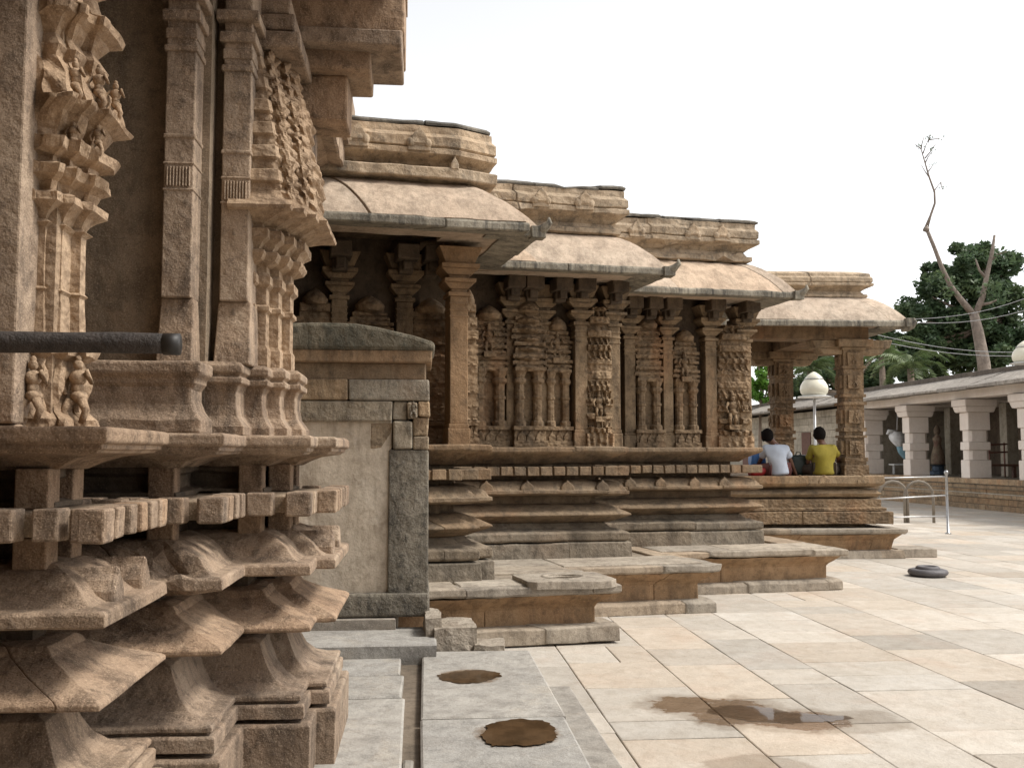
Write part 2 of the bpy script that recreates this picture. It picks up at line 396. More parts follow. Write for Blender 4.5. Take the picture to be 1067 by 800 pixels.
S('lotus_moulding', [(I, .735), (-.02, .73), (.02, .715), (.045, .66), (.075, .60), (.12, .555), (.18, .53), (.235, .522), (.242, .515), (.242, .498), (.22, .492), (.22, .485), (.248, .483), (.256, .475), (.256, .42), (.0, .415), (I, .415)], M['near'], **kw)
S('angular_moulding', [(I, .975), (-.02, .975), (.03, .965), (.045, .95), (.055, .935), (.15, .885), (.27, .838), (.283, .828), (.283, .812), (.24, .80), (.05, .785), (I, .785)], M['near'], **kw)
S('curved_moulding', [(I, 1.245), (-.02, 1.245), (.04, 1.235), (.10, 1.21), (.15, 1.175), (.185, 1.135), (.215, 1.115), (.27, 1.11), (.28, 1.10), (.28, 1.062), (.25, 1.055), (.03, 1.035), (I, 1.035)], M['near'], **kw)
S('block_backing', [(I, 1.42), (.16, 1.415), (.18, 1.41), (.18, 1.335), (.0, 1.325), (I, 1.31)], M['neard'], **kw)
mb = MB(); blocks(mb, NF, N, .165, .275, 1.325, 1.43, .09, .055); mb.build('block_course', M['near'], shr, .008)
S('neck_moulding', [(I, 1.56), (.0, 1.56), (.0, 1.52), (-.03, 1.51), (-.03, 1.45), (.03, 1.44), (.03, 1.42), (I, 1.42)], M['painted_shade'], **kw)  # neck painted dark so the gap reads as shaded
S('cap_moulding', [(I, 1.69), (.262, 1.69), (.272, 1.68), (.272, 1.645), (.265, 1.637), (.25, 1.635), (.25, 1.618), (.235, 1.615), (.23, 1.605), (.19, 1.60), (.13, 1.59), (.08, 1.57), (.04, 1.55), (I, 1.55)], M['near'], **kw)
# raised horseshoe gables on the curved moulding, posts in the neck
gb = MB(); pb = MB()
def gable(mb, fr, x, y, ox, oy, z, w=.13, h=.13, dep=.16):
    """small horseshoe arch whose face looks along (ox, oy)"""
    d = Vector((-oy, ox)); prof = [(-.5, 0), (-.5, .35), (-.32, .62), (-.12, .78), (0, 1.0), (.12, .78), (.32, .62), (.5, .35), (.5, 0)]
    inner = [(-.22, .12), (-.26, .35), (-.12, .55), (0, .62), (.12, .55), (.26, .35), (.22, .12)]
    vs = []; n = len(prof)
    if mb is None: return
    for s in (0, 1):
        for a, b in prof:
            q = Vector((x, y))+d*(a*w)-Vector((ox, oy))*(s*dep); vs.append(fr.w(q.x, q.y, z+b*h))
    fs = [tuple(range(n)), tuple(range(n, 2*n))[::-1]]+[(i, n+i, n+(i+1) % n, (i+1) % n) for i in range(n)]
    mb.add(vs, fs, random.uniform(.9, 1.1))
    c = Vector((x, y))+Vector((ox, oy))*.004
    return vs
for x, y, ox, oy in ((-1.0, 3.52, 1, 0), (-1.0, 3.85, 1, 0), (-1.6, 3.25, 0, -1), (-.42, 5.1, 1, 0), (-.42, 5.45, 1, 0)):
    gb = MB(); gable(gb, NF, x-.02*ox, y-.02*oy, ox, oy, 1.10, .11, .13, .2); gb.build('arch_ornament', M['near'], shr, .012)
for x, y in ((-1.32, 3.46), (-1.32, 3.7), (-1.13, 4.36), (-.84, 4.84), (-.74, 5.1), (-.74, 5.35), (-1.45, 4.44), (-1.55, 3.44)):
    for za, zb0 in ((1.42, 1.555), (1.22, 1.325)): pb = MB(); pb.fbox(NF, x-.03, x+.08, y-.01, y+.10, za, zb0, .9); pb.build('neck_post', M['near'], shr, .006)

# walls, pillars and engaged columns
Wn = [(-1.9, -3.5), (-1.9, 2.45), (-2.0, 2.45), (-2.0, 3.72), (-1.47, 3.72), (-1.47, 4.02), (-1.64, 4.02), (-1.64, 4.60), (-1.14, 4.60), (-1.14, 4.66), (-1.0, 4.66), (-1.0, 4.80), (-.86, 4.80), (-.86, 5.35), (-1.3, 5.35), (-1.3, 9.5)]
core('wall', Wn, 0, 1.68, 4.2, M['neard'], NF, shr, ((-5, 9.5), (-5, -3.5)))
core('roof_mass', N, 0, 4.06, 4.9, M['neard'], NF, shr, ((-5, 9.5), (-5, -3.5)))
def prof_solid(mb, fr, pts, secs, step=.05, amp=.003, disp=None, joint=(9, 10), tint=(.95, 1.05), fill=True):
    """stack of closed plan outlines: pts = open visible outline, secs = (offset, z) bottom to top"""
    prof = [(o, z) for o, z in secs]; prof = [(-.05, secs[0][1])]+prof+[(-.05, secs[-1][1])]
    prof = prof[::-1]
    sweep(mb, fr, pts, prof, step=step, amp=amp, disp=disp, joint=joint, tint=tint, chip=.6)
# base stones standing on the cap
mb = MB(); prof_solid(mb, NF, [(-1.47, 4.62), (-1.47, 4.40), (-.985, 4.40), (-.985, 4.62)], [(.03, 1.69), (.03, 1.75), (.0, 1.79), (-.02, 1.84), (-.02, 1.88), (.0, 1.91), (.0, 1.93), (.025, 1.95), (.025, 2.0), (0, 2.005)])
mb.fbox(NF, -1.46, -1.0, 4.41, 4.62, 1.69, 2.0); mb.build('base_stone', M['near'], shr, .01)
B2 = [(-1.03, 4.85), (-1.03, 4.66), (-.85, 4.66), (-.85, 4.86), (-.765, 4.86), (-.765, 5.0), (-.70, 5.0), (-.70, 5.15), (-.645, 5.15), (-.645, 5.4), (-.9, 5.4)]
mb = MB(); prof_solid(mb, NF, B2, [(.035, 1.69), (.035, 1.73), (.0, 1.78), (-.01, 1.83), (-.01, 1.89), (.0, 1.92), (.02, 1.93), (.02, 1.955), (.005, 1.96), (.005, 1.97), (.02, 1.98), (.02, 2.01), (.0, 2.03)])
mb.fbox(NF, -1.02, -.87, 4.68, 5.38, 1.69, 2.025)
mb.build('base_stone', M['near'], shr, .006)
def box_pillar(name, x0, x1, y0, y1, z0, z1, mat, par=shr, fr=NF, foot=.03, fz=.22, bands=(), taper=.0):
    mb = MB(); 
    mb.fbox(fr, x0-foot, x1+foot, y0-foot, y1+.1, z0, z0+fz, 1.02, top=(x1-x0+foot*1.0, y1-y0+foot*1.2))
    mb.fbox(fr, x0, x1, y0, y1+.1, z0+fz, z1, 1.0)
    for z, h, g in bands: mb.fbox(fr, x0-g, x1+g, y0-g, y1+.1, z, z+h, 1.05)
    return mb.build(name, mat, par, .008)
flut = [(2.78, .012, .005), (2.90, .012, .005), (3.02, .02, .006), (3.42, .03, .010), (3.48, .05, .006), (3.56, .05, .02), (3.66, .05, .035)]
box_pillar('pillar', -1.165, -1.035, 4.50, 4.58, 2.0, 4.1, M['near'], foot=.012, fz=.3, bands=flut)
box_pillar('pillar', -.955, -.825, 4.72, 4.9, 2.02, 4.1, M['near'], foot=.018, fz=.3, bands=flut)
box_pillar('pillar', -1.90, -1.42, 3.60, 3.72, 1.69, 4.1, M['near'], foot=0, fz=.02)
def fluting(x0, x1, y, z0, z1, n):
    mb = MB(); w = (x1-x0)/n
    for k in range(n): mb.fbox(NF, x0+k*w+.2*w, x0+k*w+.75*w, y-.008, y+.02, z0, z1)
    mb.build('fluting', M['near'], shr, .003)
fluting(-1.155, -1.045, 4.50, 2.80, 2.89, 8); fluting(-.945, -.835, 4.72, 2.80, 2.89, 8)
def lattice(acc, z, o):
    if z < 2.84: return 0
    v = noise.noise(Vector((acc*34, z*13, 5)))*.014+noise.noise(Vector((acc*60, z*40, 9)))*.008
    if acc < .16: v = v*.4+.012*math.copysign(1, math.sin(z*52))
    else: v += .013*math.sin(z*88+math.sin(acc*70)*1.6)+.010*math.sin(acc*62)+.014*math.sin(z*21)
    return v
tower = [(-.92, 4.86), (-.80, 4.86), (-.80, 4.93), (-.745, 4.93), (-.745, 5.04), (-.70, 5.04), (-.70, 5.17), (-.66, 5.17), (-.66, 5.36), (-.9, 5.36)]
secs = [(-.02, 2.02), (-.02, 2.12), (-.03, 2.14), (-.03, 2.30), (-.015, 2.31), (-.015, 2.33), (-.03, 2.34), (-.03, 2.42), (-.01, 2.44), (-.01, 2.48), (-.03, 2.5),
        (-.03, 2.53), (.015, 2.55), (.03, 2.575), (.03, 2.59), (-.0, 2.60), (.02, 2.63), (.05, 2.65), (.05, 2.69), (.02, 2.70), (.02, 2.715), (.10, 2.745), (.17, 2.76), (.175, 2.775), (.15, 2.80), (.12, 2.83)]
z = 2.86
while z < 3.62:
    u = (z-2.86)/.76; secs.append((.115-.14*u**1.2, z)); z += .011
mb = MB(); prof_solid(mb, NF, tower, secs, step=.012, disp=lattice, amp=.002)
mb.fbox(NF, -.95, -.83, 4.97, 5.3, 2.02, 3.62, .9)
mb.build('carved_column', M['nearc'], shr)
# engaged sculpted column of the nearer bay
def scul(acc, z, o):
    v = noise.noise(Vector((acc*13, z*11, 3)))*.034*(1 if (z > 2.55 or z < 2.02) else .12)
    return v
tA = [(-1.44, 3.70), (-1.44, 3.74), (-1.365, 3.74), (-1.365, 3.80), (-1.325, 3.80), (-1.325, 3.90), (-1.29, 3.90), (-1.29, 4.02), (-1.47, 4.02)]
sA = [(.02, 1.69), (.02, 1.73), (-.01, 1.76), (-.015, 1.80), (-.01, 1.95), (.02, 1.97), (.02, 2.0), (-.02, 2.02), (-.03, 2.2), (-.02, 2.21), (-.03, 2.22), (-.03, 2.44), (-.01, 2.455), (-.03, 2.47), (-.02, 2.49),
      (.0, 2.51), (.03, 2.53), (.03, 2.56), (-.01, 2.58), (.0, 2.61), (.035, 2.63), (.045, 2.66), (.0, 2.68), (.0, 2.70), (.05, 2.72), (.06, 2.76), (.01, 2.77), (.01, 2.80), (.05, 2.86), (.10, 2.885), (.105, 2.90), (.075, 2.91), (.06, 2.95),
      (.05, 3.0), (.02, 3.05), (.0, 3.08), (.015, 3.12), (-.01, 3.17), (.02, 3.22), (.06, 3.24), (.07, 3.27), (.02, 3.3), (-.03, 3.4), (.03, 3.45), (.03, 3.6)]
fine = [sA[0]]
for a, b in zip(sA, sA[1:]):
    m = max(1, int((b[1]-a[1])/.02))
    for k in range(1, m+1): fine.append((a[0]+(b[0]-a[0])*k/m, a[1]+(b[1]-a[1])*k/m))
mb = MB(); prof_solid(mb, NF, tA, fine, step=.014, disp=scul, amp=.002); mb.fbox(NF, -1.46, -1.36, 3.78, 4.0, 1.69, 3.6, .9)
mb.build('carved_column', M['nearc'], shr)
# small carved dancers at the foot and on the cornice of that column
fb = MB()
def imp(mb, c, h, lean=0.0):
    c = Vector(c)
    def e(dx, dy, dz, rx, rz):
        mb.lathe((c.x+dx*h, c.y+dy*h, c.z+dz*h), [(.001, -rz*h)]+[(rx*h*math.sin(a*math.pi/8), -rz*h*math.cos(a*math.pi/8)) for a in range(1, 8)]+[(.001, rz*h)], 10)
    e(lean*.1, .03, .88, .075, .085); e(0, .03, .97, .05, .06); e(0, .04, .68, .13, .13); e(0, .04, .52, .095, .11); e(.02, .04, .40, .13, .10)
    for s in (-1, 1):
        mb.tube([c+Vector((s*.08*h, 0, .34*h)), c+Vector((s*.17*h, -.05*h, .18*h)), c+Vector((s*.08*h, 0, 0))], [.075*h, .06*h, .045*h], 8)
        mb.tube([c+Vector((s*.12*h, .02*h, .76*h)), c+Vector((s*.22*h, .0, .6*h)), c+Vector((s*.15*h, -.03*h, (.8 if s > 0 else .42)*h))], [.042*h, .036*h, .032*h], 8)
for x, y, zz, h in ((-1.30, 3.87, 1.72, .25), (-1.40, 3.70, 1.72, .23), (-1.21, 3.93, 2.90, .16), (-1.24, 3.82, 2.90, .18), (-1.30, 3.74, 2.90, .17), (-1.25, 3.86, 2.74, .13), (-1.31, 3.77, 2.72, .13)):
    fb = MB(); imp(fb, NF.w(x, y, zz), h); fb.build('carved_figure', M['nearc'], shr)
S('entablature', [(-.1, 4.05), (.30, 4.05), (.32, 4.07), (.42, 4.12), (.52, 4.10), (.54, 4.11), (.54, 4.3), (.58, 4.31), (.58, 4.9), (-.1, 4.9)][::-1], M['near'], bevel=.01, step=.15, amp=.005)
for x0, x1, y0, y1, z0, z1 in ((-.80, -.425, 5.40, 5.72, 3.43, 3.685), (-.86, -.30, 5.30, 5.75, 3.68, 3.79), (-.90, -.125, 5.2, 5.8, 3.78, 3.87), (-.95, -.115, 5.22, 5.8, 3.865, 4.2), (-.80, -.62, 5.44, 5.7, 3.18, 3.432)):
    mb = MB(); mb.fbox(NF, x0, x1, y0, y1, z0, z1, random.uniform(.9, 1.1), jig=.01); mb.build('corbel_block', M['near'], shr, .012)
mb = MB()
for k in range(4): mb.fbox(NF, -1.0+.05*k, -.62-.03*k, 4.9+.03*k, 5.5, 3.62+.1*k, 3.71+.1*k, 1.0, jig=.01)
mb.build('bracket', M['near'], shr, .015)
# unseen mass added behind the camera to keep sky light off front faces
sky_block = [(6.0, -9.5), (6.0, -4.2), (3.2, -4.2), (3.2, -3.2), (.9, -3.2), (.9, -2.3), (.2, -2.3), (.2, -1.5), (-1.3, -1.5)]
core('wall', sky_block, 0, 0, 4.2, M['near'], NF, shr, ((-5, -1.7), (-5, -9.5)))  # lower part of the added sky blocker
core('roof_mass', sky_block, .9, 4.201, 9.0, M['near'], NF, shr, ((-5, -1.0), (-5, -9.5)))  # top of the blocker, made tall to darken the near shrine's front

# wooden pole
pl = empty('wooden_pole', NF.w(-1.98, 3.2, 1.95), 'dark weathered pole sticking out level from the left edge before the carved wall', 'pole')
mb = MB(); pts = []; 
for k in range(15): u = k/14; pts.append(NF.w(-1.99+u*1.215, 3.20+.02*u, 1.956-.006*u+.002*math.sin(u*9)))
mb.tube(pts, [.033+.0012*math.sin(k*1.7) for k in range(15)], 14)
M['pole'] = plain('old_wood', (.055, .045, .04), .75, bump=.5, sc=20, var=.5)
mb.build('shaft', M['pole'], pl)
mb = MB(); mb.tube([NF.w(-.82, 3.22, 1.950), NF.w(-.77, 3.221, 1.9497)], [.0350, .0350], 14); mb.build('end_band', plain('black_band', (.025, .022, .02), .5), pl)

# ------------------------------------------------------------------ far hall
P = [(-2.5, 8.91), (1.60, 8.91), (1.60, 9.10), (1.76, 9.10), (1.76, 10.59), (3.65, 10.59), (3.65, 11.72), (5.86, 11.72), (5.86, 15.5)]
hall = empty('temple_hall', FF.w(2.5, 11), 'long carved temple hall in three stepped bays under curved stone eaves, behind the broken wall', 'temple')
core('base_core', P, -.04, .3, 1.685, M['farg'], FF, hall, ((4, 17), (-2.5, 17)))
kf = dict(fr=FF, par=hall, out=P, step=.14, amp=.007, joint=(1.0, 2.0))
S('plinth', [(I, .66), (.25, .66), (.265, .65), (.27, .47), (I, .47)], M['farl'], .01, **kf)
S('lotus_moulding', [(I, .90), (.05, .86), (.10, .81), (.18, .79), (.25, .77), (.262, .76), (.262, .69), (.24, .67), (I, .67)], M['farl'], .008, **kf)
S('round_moulding', [(I, 1.07), (.04, 1.06), (.10, 1.04), (.19, 1.0), (.265, .965), (.27, .95), (.20, .92), (.11, .88), (.05, .86), (I, .86)], M['farg'], .006, **kf)
S('curved_moulding', [(I, 1.33), (.06, 1.325), (.14, 1.31), (.20, 1.27), (.235, 1.22), (.26, 1.215), (.26, 1.18), (.2, 1.165), (.05, 1.15), (I, 1.14)], M['farg'], .006, **kf)
S('block_backing', [(I, 1.465), (.215, 1.465), (.225, 1.46), (.225, 1.385), (I, 1.375)], M['farg'], .0, **kf)
mb = MB(); blocks(mb, FF, P, .05, .255, 1.38, 1.475, .13, .018, jig=.006); mb.build('block_course', M['farg'], hall, .007)
S('cap_moulding', [(I, 1.69), (.25, 1.69), (.262, 1.68), (.262, 1.64), (.235, 1.62), (.16, 1.59), (.08, 1.54), (.04, 1.51), (I, 1.505)], M['farg'], .006, **kf)
mb = MB()
for seg, y, xs in (('a', 8.91-.23, (-.6, .1, .7, 1.25)), ('b', 10.59-.23, (1.95, 2.3, 2.75, 3.2, 3.6)), ('c', 11.72-.23, (3.95, 4.35, 4.75, 5.2, 5.6))):
    for x in xs: mb = MB(); gable(mb, FF, x, y-.02, 0, -1, 1.215, .15, .12, .15); mb.build('arch_ornament', M['farg'], hall, .01)
# tinted warmer end of the first bay
# walls
Wf = [(-2.5, 9.72), (1.48, 9.72), (1.48, 11.05), (3.50, 11.05), (3.50, 12.12), (5.72, 12.12), (5.72, 15.5)]
core('wall', Wf, 0, 1.68, 3.9, M['painted_shade'], FF, hall, ((4, 17), (-2.5, 17)))  # wall colour carries the shade under the eave
core('roof_mass', P, 0, 3.72, 4.52, M['farg'], FF, hall, ((4, 17), (-2.5, 17)))
def rb(px, t): return FF.at(px, t)
def pilaster(t, pxc, w, z1=3.45, mat='farw', dep=.12, foot=True):
    c = rb(pxc, t-dep); w *= 1.15
    mb = MB(); z0 = 1.69
    mb.fbox(FF, c-w/2-.02, c+w/2+.02, t-dep-.02, t+.05, z0, z0+.16, 1.0)
    mb.fbox(FF, c-w/2-.01, c+w/2+.01, t-dep-.01, t+.05, z0+.16, z0+.2, 1.0)
    zc = z1-.36
    mb.fbox(FF, c-w/2, c+w/2, t-dep, t+.05, z0+.2, zc, 1.0, jig=.004)
    for k in range(3): mb.fbox(FF, c-w/2-.008, c+w/2+.008, t-dep-.008, t+.05, zc-.2+.06*k, zc-.18+.06*k, 1.0)
    o = mb.build('pilaster', M[mat], hall, .008)
    cm = MB(); 
    for za, zb, g, gt in ((zc, zc+.04, .02, .02), (zc+.04, zc+.07, -.01, -.01), (zc+.07, zc+.13, .0, .06), (zc+.13, zc+.165, .065, .065), (zc+.165, zc+.2, .0, .02), (zc+.2, zc+.26, .03, .09), (zc+.26, zc+.30, .095, .095), (zc+.30, z1+.1, .05, .12)):
        cm.fbox(FF, c-w/2-g, c+w/2+g, t-dep-g, t+.05, za, zb, 1.0, top=(w+2*gt, dep+.05+gt))
    cm.build('capital', M[mat], o, .006)
def niche(t, pxc, w, ztop=3.25, legs=True, dep=.16, mat='farc', seed=0):
    """miniature shrine in relief: foot, two colonnettes, stepped roofs"""
    rr = random.Random(seed); c = rb(pxc, t-dep); z0 = 1.69; w *= 1.22
    mb = MB()
    mb.fbox(FF, c-w/2, c+w/2, t-dep-.02, t+.05, z0, z0+.07, 1.0); mb.fbox(FF, c-w/2+.01, c+w/2-.01, t-dep+.01, t+.05, z0+.07, z0+.19, .95); mb.fbox(FF, c-w/2-.005, c+w/2+.005, t-dep-.02, t+.05, z0+.19, z0+.235, 1.05)
    for q in range(3): gable(mb, FF, c-w*.27+q*w*.27, t-dep-.01, 0, -1, z0+.07, w*.24, .12, .05)
    zl = z0+.235; zb = zl+.62
    body = zb if legs else zl
    if not legs: mb.fbox(FF, c-w*.44, c+w*.44, t-dep+.02, t+.05, zl, zb, .95)
    z = body; k = 0; ww = w*.5
    if legs: mb.fbox(FF, c-w*.36, c+w*.36, t-dep*.5, t+.05, zl, zb, .7)
    n = 10 if legs else 9
    H = ztop-z
    shape = (.46, .52, .50, .43, .47, .53, .51, .45, .40, .33)
    for k in range(n):
        a = z+H*k/n; b = z+H*(k+.62)/n; e = z+H*(k+1)/n; ww = w*shape[k]*rr.uniform(.95, 1.05); d = dep*(1.05 if k % 2 == 0 else .9)*(1-.04*k)
        mb.fbox(FF, c-ww, c+ww, t-d, t+.05, a, b, rr.uniform(.9, 1.1), jig=.006)
        mb.fbox(FF, c-ww*.86, c+ww*.86, t-d*.82, t+.05, b-.001, e, .95)
        m = max(2, int(ww*2/.075))
        for j in range(m):
            x = c-ww+(j+.5)*2*ww/m
            if rr.random() < .8: mb.fbox(FF, x-.022, x+.022, t-d-.022, t, a+.008, b-.006, rr.uniform(.9, 1.15), top=(.03, .03))
    # rounded finial and side spirals
    mb.lathe(FF.w(c, t-dep*.5, ztop-.06), [(.001, -.03), (w*.30, 0), (w*.34, .05), (w*.24, .10), (w*.10, .14), (.001, .16)], 12)
    o = mb.build('niche_shrine', M[mat], hall, .005)
    if legs:
        for s in (-1, 1):
            lm = MB(); x = c+s*w*.27; q = FF.w(x, t-dep*.62, zl); r = w*.155
            lm.lathe(q, [(r*1.25, 0), (r*1.25, .05), (r*.9, .07), (r*.9, .3), (r*1.1, .31), (r*1.1, .335), (r*.9, .345), (r*.9, .47), (r*1.3, .50), (r*1.3, .53), (r*.95, .55), (r*1.4, .62), (r*1.4, .64)], 10, smooth=False, rot=.3)
            lm.build('colonnette', M[mat], o)
    return o
def figure(t, pxc, zb, h, parent=hall, dep=.14):
    c = rb(pxc, t-dep); b = FF.w(c, t-dep*.3, zb); mb = MB()
    def E(dx, dz, rx, ry, rz):
        mb.lathe((b.x+dx*h*FF.c, b.y+dx*h*FF.s, b.z+dz*h), [(.001, -rz*h)]+[(math.sin(a*math.pi/8), -rz*h*math.cos(a*math.pi/8)) for a in range(1, 8)]+[(.001, rz*h)], 12, sx=rx*h, sy=ry*h)
    E(0, .84, .085, .09, .09); E(0, .95, .07, .07, .08); E(0, .63, .15, .11, .14); E(0, .47, .11, .1, .1); E(.03, .40, .14, .11, .08)
    e = Vector((FF.c, FF.s, 0))
    for s in (-1, 1):
        mb.tube([b+e*(s*.07*h)+Vector((0, 0, .38*h)), b+e*(s*.10*h)+Vector((0, -.02, .2*h)), b+e*(s*.07*h)+Vector((0, 0, 0))], [.075*h, .055*h, .045*h], 8)
        mb.tube([b+e*(s*.14*h)+Vector((0, 0, .72*h)), b+e*(s*.23*h)+Vector((0, -.03, .56*h)), b+e*(s*.17*h)+Vector((0, -.05, (.76 if s > 0 else .4)*h))], [.045*h, .038*h, .035*h], 8)
    mb.fbox(FF, c-.2*h, c+.2*h, t-dep*.9, t+.03, zb-.05, zb+.01)
    return mb.build('carved_figure', M['farc'], parent)
t1, t2, t3 = 9.72, 11.05, 12.12
niche(t1, 327, .30, 3.1, False, seed=1); pilaster(t1, 352, .13); niche(t1, 385, .36, 3.05, True, seed=2); pilaster(t1, 421, .14); niche(t1, 449, .36, 3.05, False, seed=3)
pilaster(9.35, 478, .15, dep=.22, mat='faro'); niche(9.45, 491, .12, 3.1, False, seed=4, dep=.2)
niche(t2, 511, .36, 3.2, True, seed=5); pilaster(t2, 534, .12); niche(t2, 553, .32, 3.28, True, seed=6, dep=.24); pilaster(t2, 568, .09, dep=.1); niche(t2, 583, .27, 3.1, True, seed=7)
pilaster(t2, 606, .13, dep=.2); pilaster(t2, 641, .12, dep=.16)
pilaster(t3, 657, .13); niche(t3, 678, .32, 3.3, True, seed=8); pilaster(t3, 697, .12); niche(t3, 717, .30, 3.15, True, seed=9); pilaster(t3, 742, .14, dep=.16); pilaster(t3, 778, .14, dep=.14)
# broad carved panels built as height fields
def panel(t, pxa, pxb, z0, z1, dep, fn, seed):
    a = rb(pxa, t-dep); b = rb(pxb, t-dep); nx = max(12, int((b-a)/.012)); nz = int((z1-z0)/.014); vs = []; fs = []
    for j in range(nz+1):
        for i in range(nx+1):
            u = i/nx; z = z0+(z1-z0)*j/nz; v = (z-z0)/(z1-z0)
            d = fn(u, v)*dep + noise.noise(Vector((a+u*(b-a), z, seed))*16)*.014+noise.noise(Vector((a+u*(b-a), z, seed))*34)*.01
            if i in (0, nx): d = -.03
            vs.append(FF.w(a+u*(b-a), t-d, z))
    for j in range(nz):
        for i in range(nx): fs.append((j*(nx+1)+i, j*(nx+1)+i+1, (j+1)*(nx+1)+i+1, (j+1)*(nx+1)+i))
    mb = MB(); mb.add(vs, fs, 1.0, False); return mb.build('carved_panel', M['farc'], hall)
def kumbha(u, v):
    x = abs(u-.5)*2
    tiers = .84+.16*math.copysign(1, math.sin(v*64))*(.6+.4*math.sin(v*9))
    edge = .95-.3*max(0, v-.72)/.28-.12*abs(math.sin(v*11))
    if v < .1: return .95+.05*math.sin(u*30)
    if x > edge: return .2
    g = .0
    if .14 < v < .40 and x < .34: return .62+.2*math.cos(x*5)*(1 if x > .15 else .3)
    return tiers*(1-.22*x*x)+.07*math.copysign(1, math.sin(u*34+v*7*math.floor(v*10)))*(1 if math.sin(v*20) > 0 else 0)
panel(t2, 611, 642, 1.69, 3.3, .26, kumbha, 2); panel(t3, 748, 787, 1.69, 3.3, .22, kumbha, 7); panel(t2, 541, 566, 2.55, 3.25, .28, lambda u, v: .8+.2*math.sin(v*40)-.5*abs(u-.5)**2*3, 11)
figure(t3-.17, 767, 1.98, .42); figure(t2-.16, 627, 2.03, .3); figure(t1, 372, 2.2, .55); figure(t3-.1, 717, 2.6, .34); figure(t2-.08, 511, 2.75, .34); figure(t2-.06, 583, 2.7, .32)
# brackets under the eave
for t, pxs in ((t1, (352, 421, 449, 478)), (t2, (534, 553, 583, 606, 641)), (t3, (657, 678, 697, 742, 778))):
    for px in pxs:
        c = rb(px, t-.2); mb = MB()
        mb.fbox(FF, c-.07, c+.07, t-.28, t, 3.34, 3.46, .9, jig=.02); mb.fbox(FF, c-.10, c+.10, t-.45, t, 3.455, 3.6, .9, jig=.02)
        mb.fbox(FF, c-.045, c+.045, t-.36, t-.2, 3.37, 3.46, .9, jig=.02)
        mb.build('bracket', M['painted_shade'], hall, .012)
# eaves
E1 = P
ev = dict(fr=FF, par=hall, out=P, step=.12, amp=.007, joint=(1.3, 2.1))
corn = offs(P, .6)
arc = [(.60, 3.63), (.568, 3.678), (.525, 3.735), (.47, 3.80), (.41, 3.863), (.345, 3.923), (.28, 3.975), (.21, 4.02), (.14, 4.055)]
S('eave', [(-.05, 3.60), (.1, 3.60), (.3, 3.585), (.55, 3.60), (.56, 3.625)]+arc+[(-.05, 4.055)], M['roof'], .004, smooth=False, **ev)
S('eave_rim', [(.30, 3.578), (.57, 3.548), (.605, 3.545), (.618, 3.555), (.618, 3.605), (.61, 3.625), (.585, 3.63), (.45, 3.60)], M['rim'], .004, **{**ev, 'amp': .006})
mb = MB()
for i in (3, 5, 7):
    pass
for (cx, cy) in ((corn[3].x, corn[3].y), (corn[5].x, corn[5].y), (corn[7].x, corn[7].y)):
    mb = MB(); q = FF.w(cx, cy, 3.6); d = FF.w(.707, -.707)
    mb.tube([q-d*.12+Vector((0, 0, .0)), q-d*.02+Vector((0, 0, -.005)), q+d*.06+Vector((0, 0, .02)), q+d*.12+Vector((0, 0, .07)), q+d*.11+Vector((0, 0, .115))], [.06, .055, .045, .03, .012], 8, smooth=True)
    mb.obox((q.x-d.x*.01, q.y-d.y*.01), (FF.c, FF.s), .13, .13, 3.535, 3.64, .9, jig=.01)
    mb.build('corner_scroll', M['rim'], hall, .01)
pf = [(-.05, 4.05), (.17, 4.055), (.20, 4.07), (.20, 4.12), (.15, 4.14), (.12, 4.19), (.17, 4.235), (.26, 4.275), (.275, 4.285), (.275, 4.33), (.245, 4.345), (.265, 4.36), (.265, 4.44), (.24, 4.47), (.23, 4.48), (.23, 4.545), (.17, 4.57), (-.05, 4.575)]
Pp = [(.30, 8.91), (1.60, 8.91), (1.76, 8.98), (1.76, 10.59), (3.65, 10.59), (3.65, 11.72), (5.86, 11.72), (5.86, 15.5)]
par = S('parapet', pf, M['par'], .006, fr=FF, par=hall, out=Pp, gap=.016, step=.13, amp=.009, joint=(1.0, 1.9), chip=1.6)
S('parapet', [(a-.16, b-(.04 if b > 4.3 else 0)) for a, b in pf], M['par'], .006, fr=FF, par=hall, out=[(-2.5, 8.98), (.29, 8.98)], step=.13, amp=.012, joint=(.8, 1.2))
for oo in (Pp, [(-2.5, 8.98), (.29, 8.98)]):
    S('coping', [(-.05, 4.578 if oo is Pp else 4.54), (.20, 4.568 if oo is Pp else 4.535), (.235, 4.552), (.24, 4.575), (.21, 4.60), (-.05, 4.61)] if oo is Pp else [(-.2, 4.535), (.05, 4.535), (.06, 4.56), (-.2, 4.57)], M['cap'], .004, fr=FF, par=hall, out=oo, step=.11, amp=.010, joint=(.4, 1.1), gap=.03, chip=2.0)
S('fillet_course', [(-.05, 4.055), (.30, 4.058), (.31, 4.065), (.31, 4.15), (.295, 4.16), (-.05, 4.165)], M['par'], .006, fr=FF, par=hall, out=[(.18, 8.91), (1.60, 8.91), (1.72, 8.95), (1.72, 9.5)], step=.1, amp=.008)
S('fillet_course', [(-.05, 4.055), (.26, 4.058), (.27, 4.065), (.27, 4.15), (.255, 4.16), (-.05, 4.165)], M['par'], .006, fr=FF, par=hall, out=[(-2.5, 8.95), (-.12, 8.95)], step=.1, amp=.008)
mb = MB()
for x in (-.14, .20, .42, 1.62):
    mb = MB(); gable(mb, FF, x, 8.91-.31, 0, -1, 4.15, .07, .12, .07); mb.build('horn_ornament', M['par'], hall, .006)
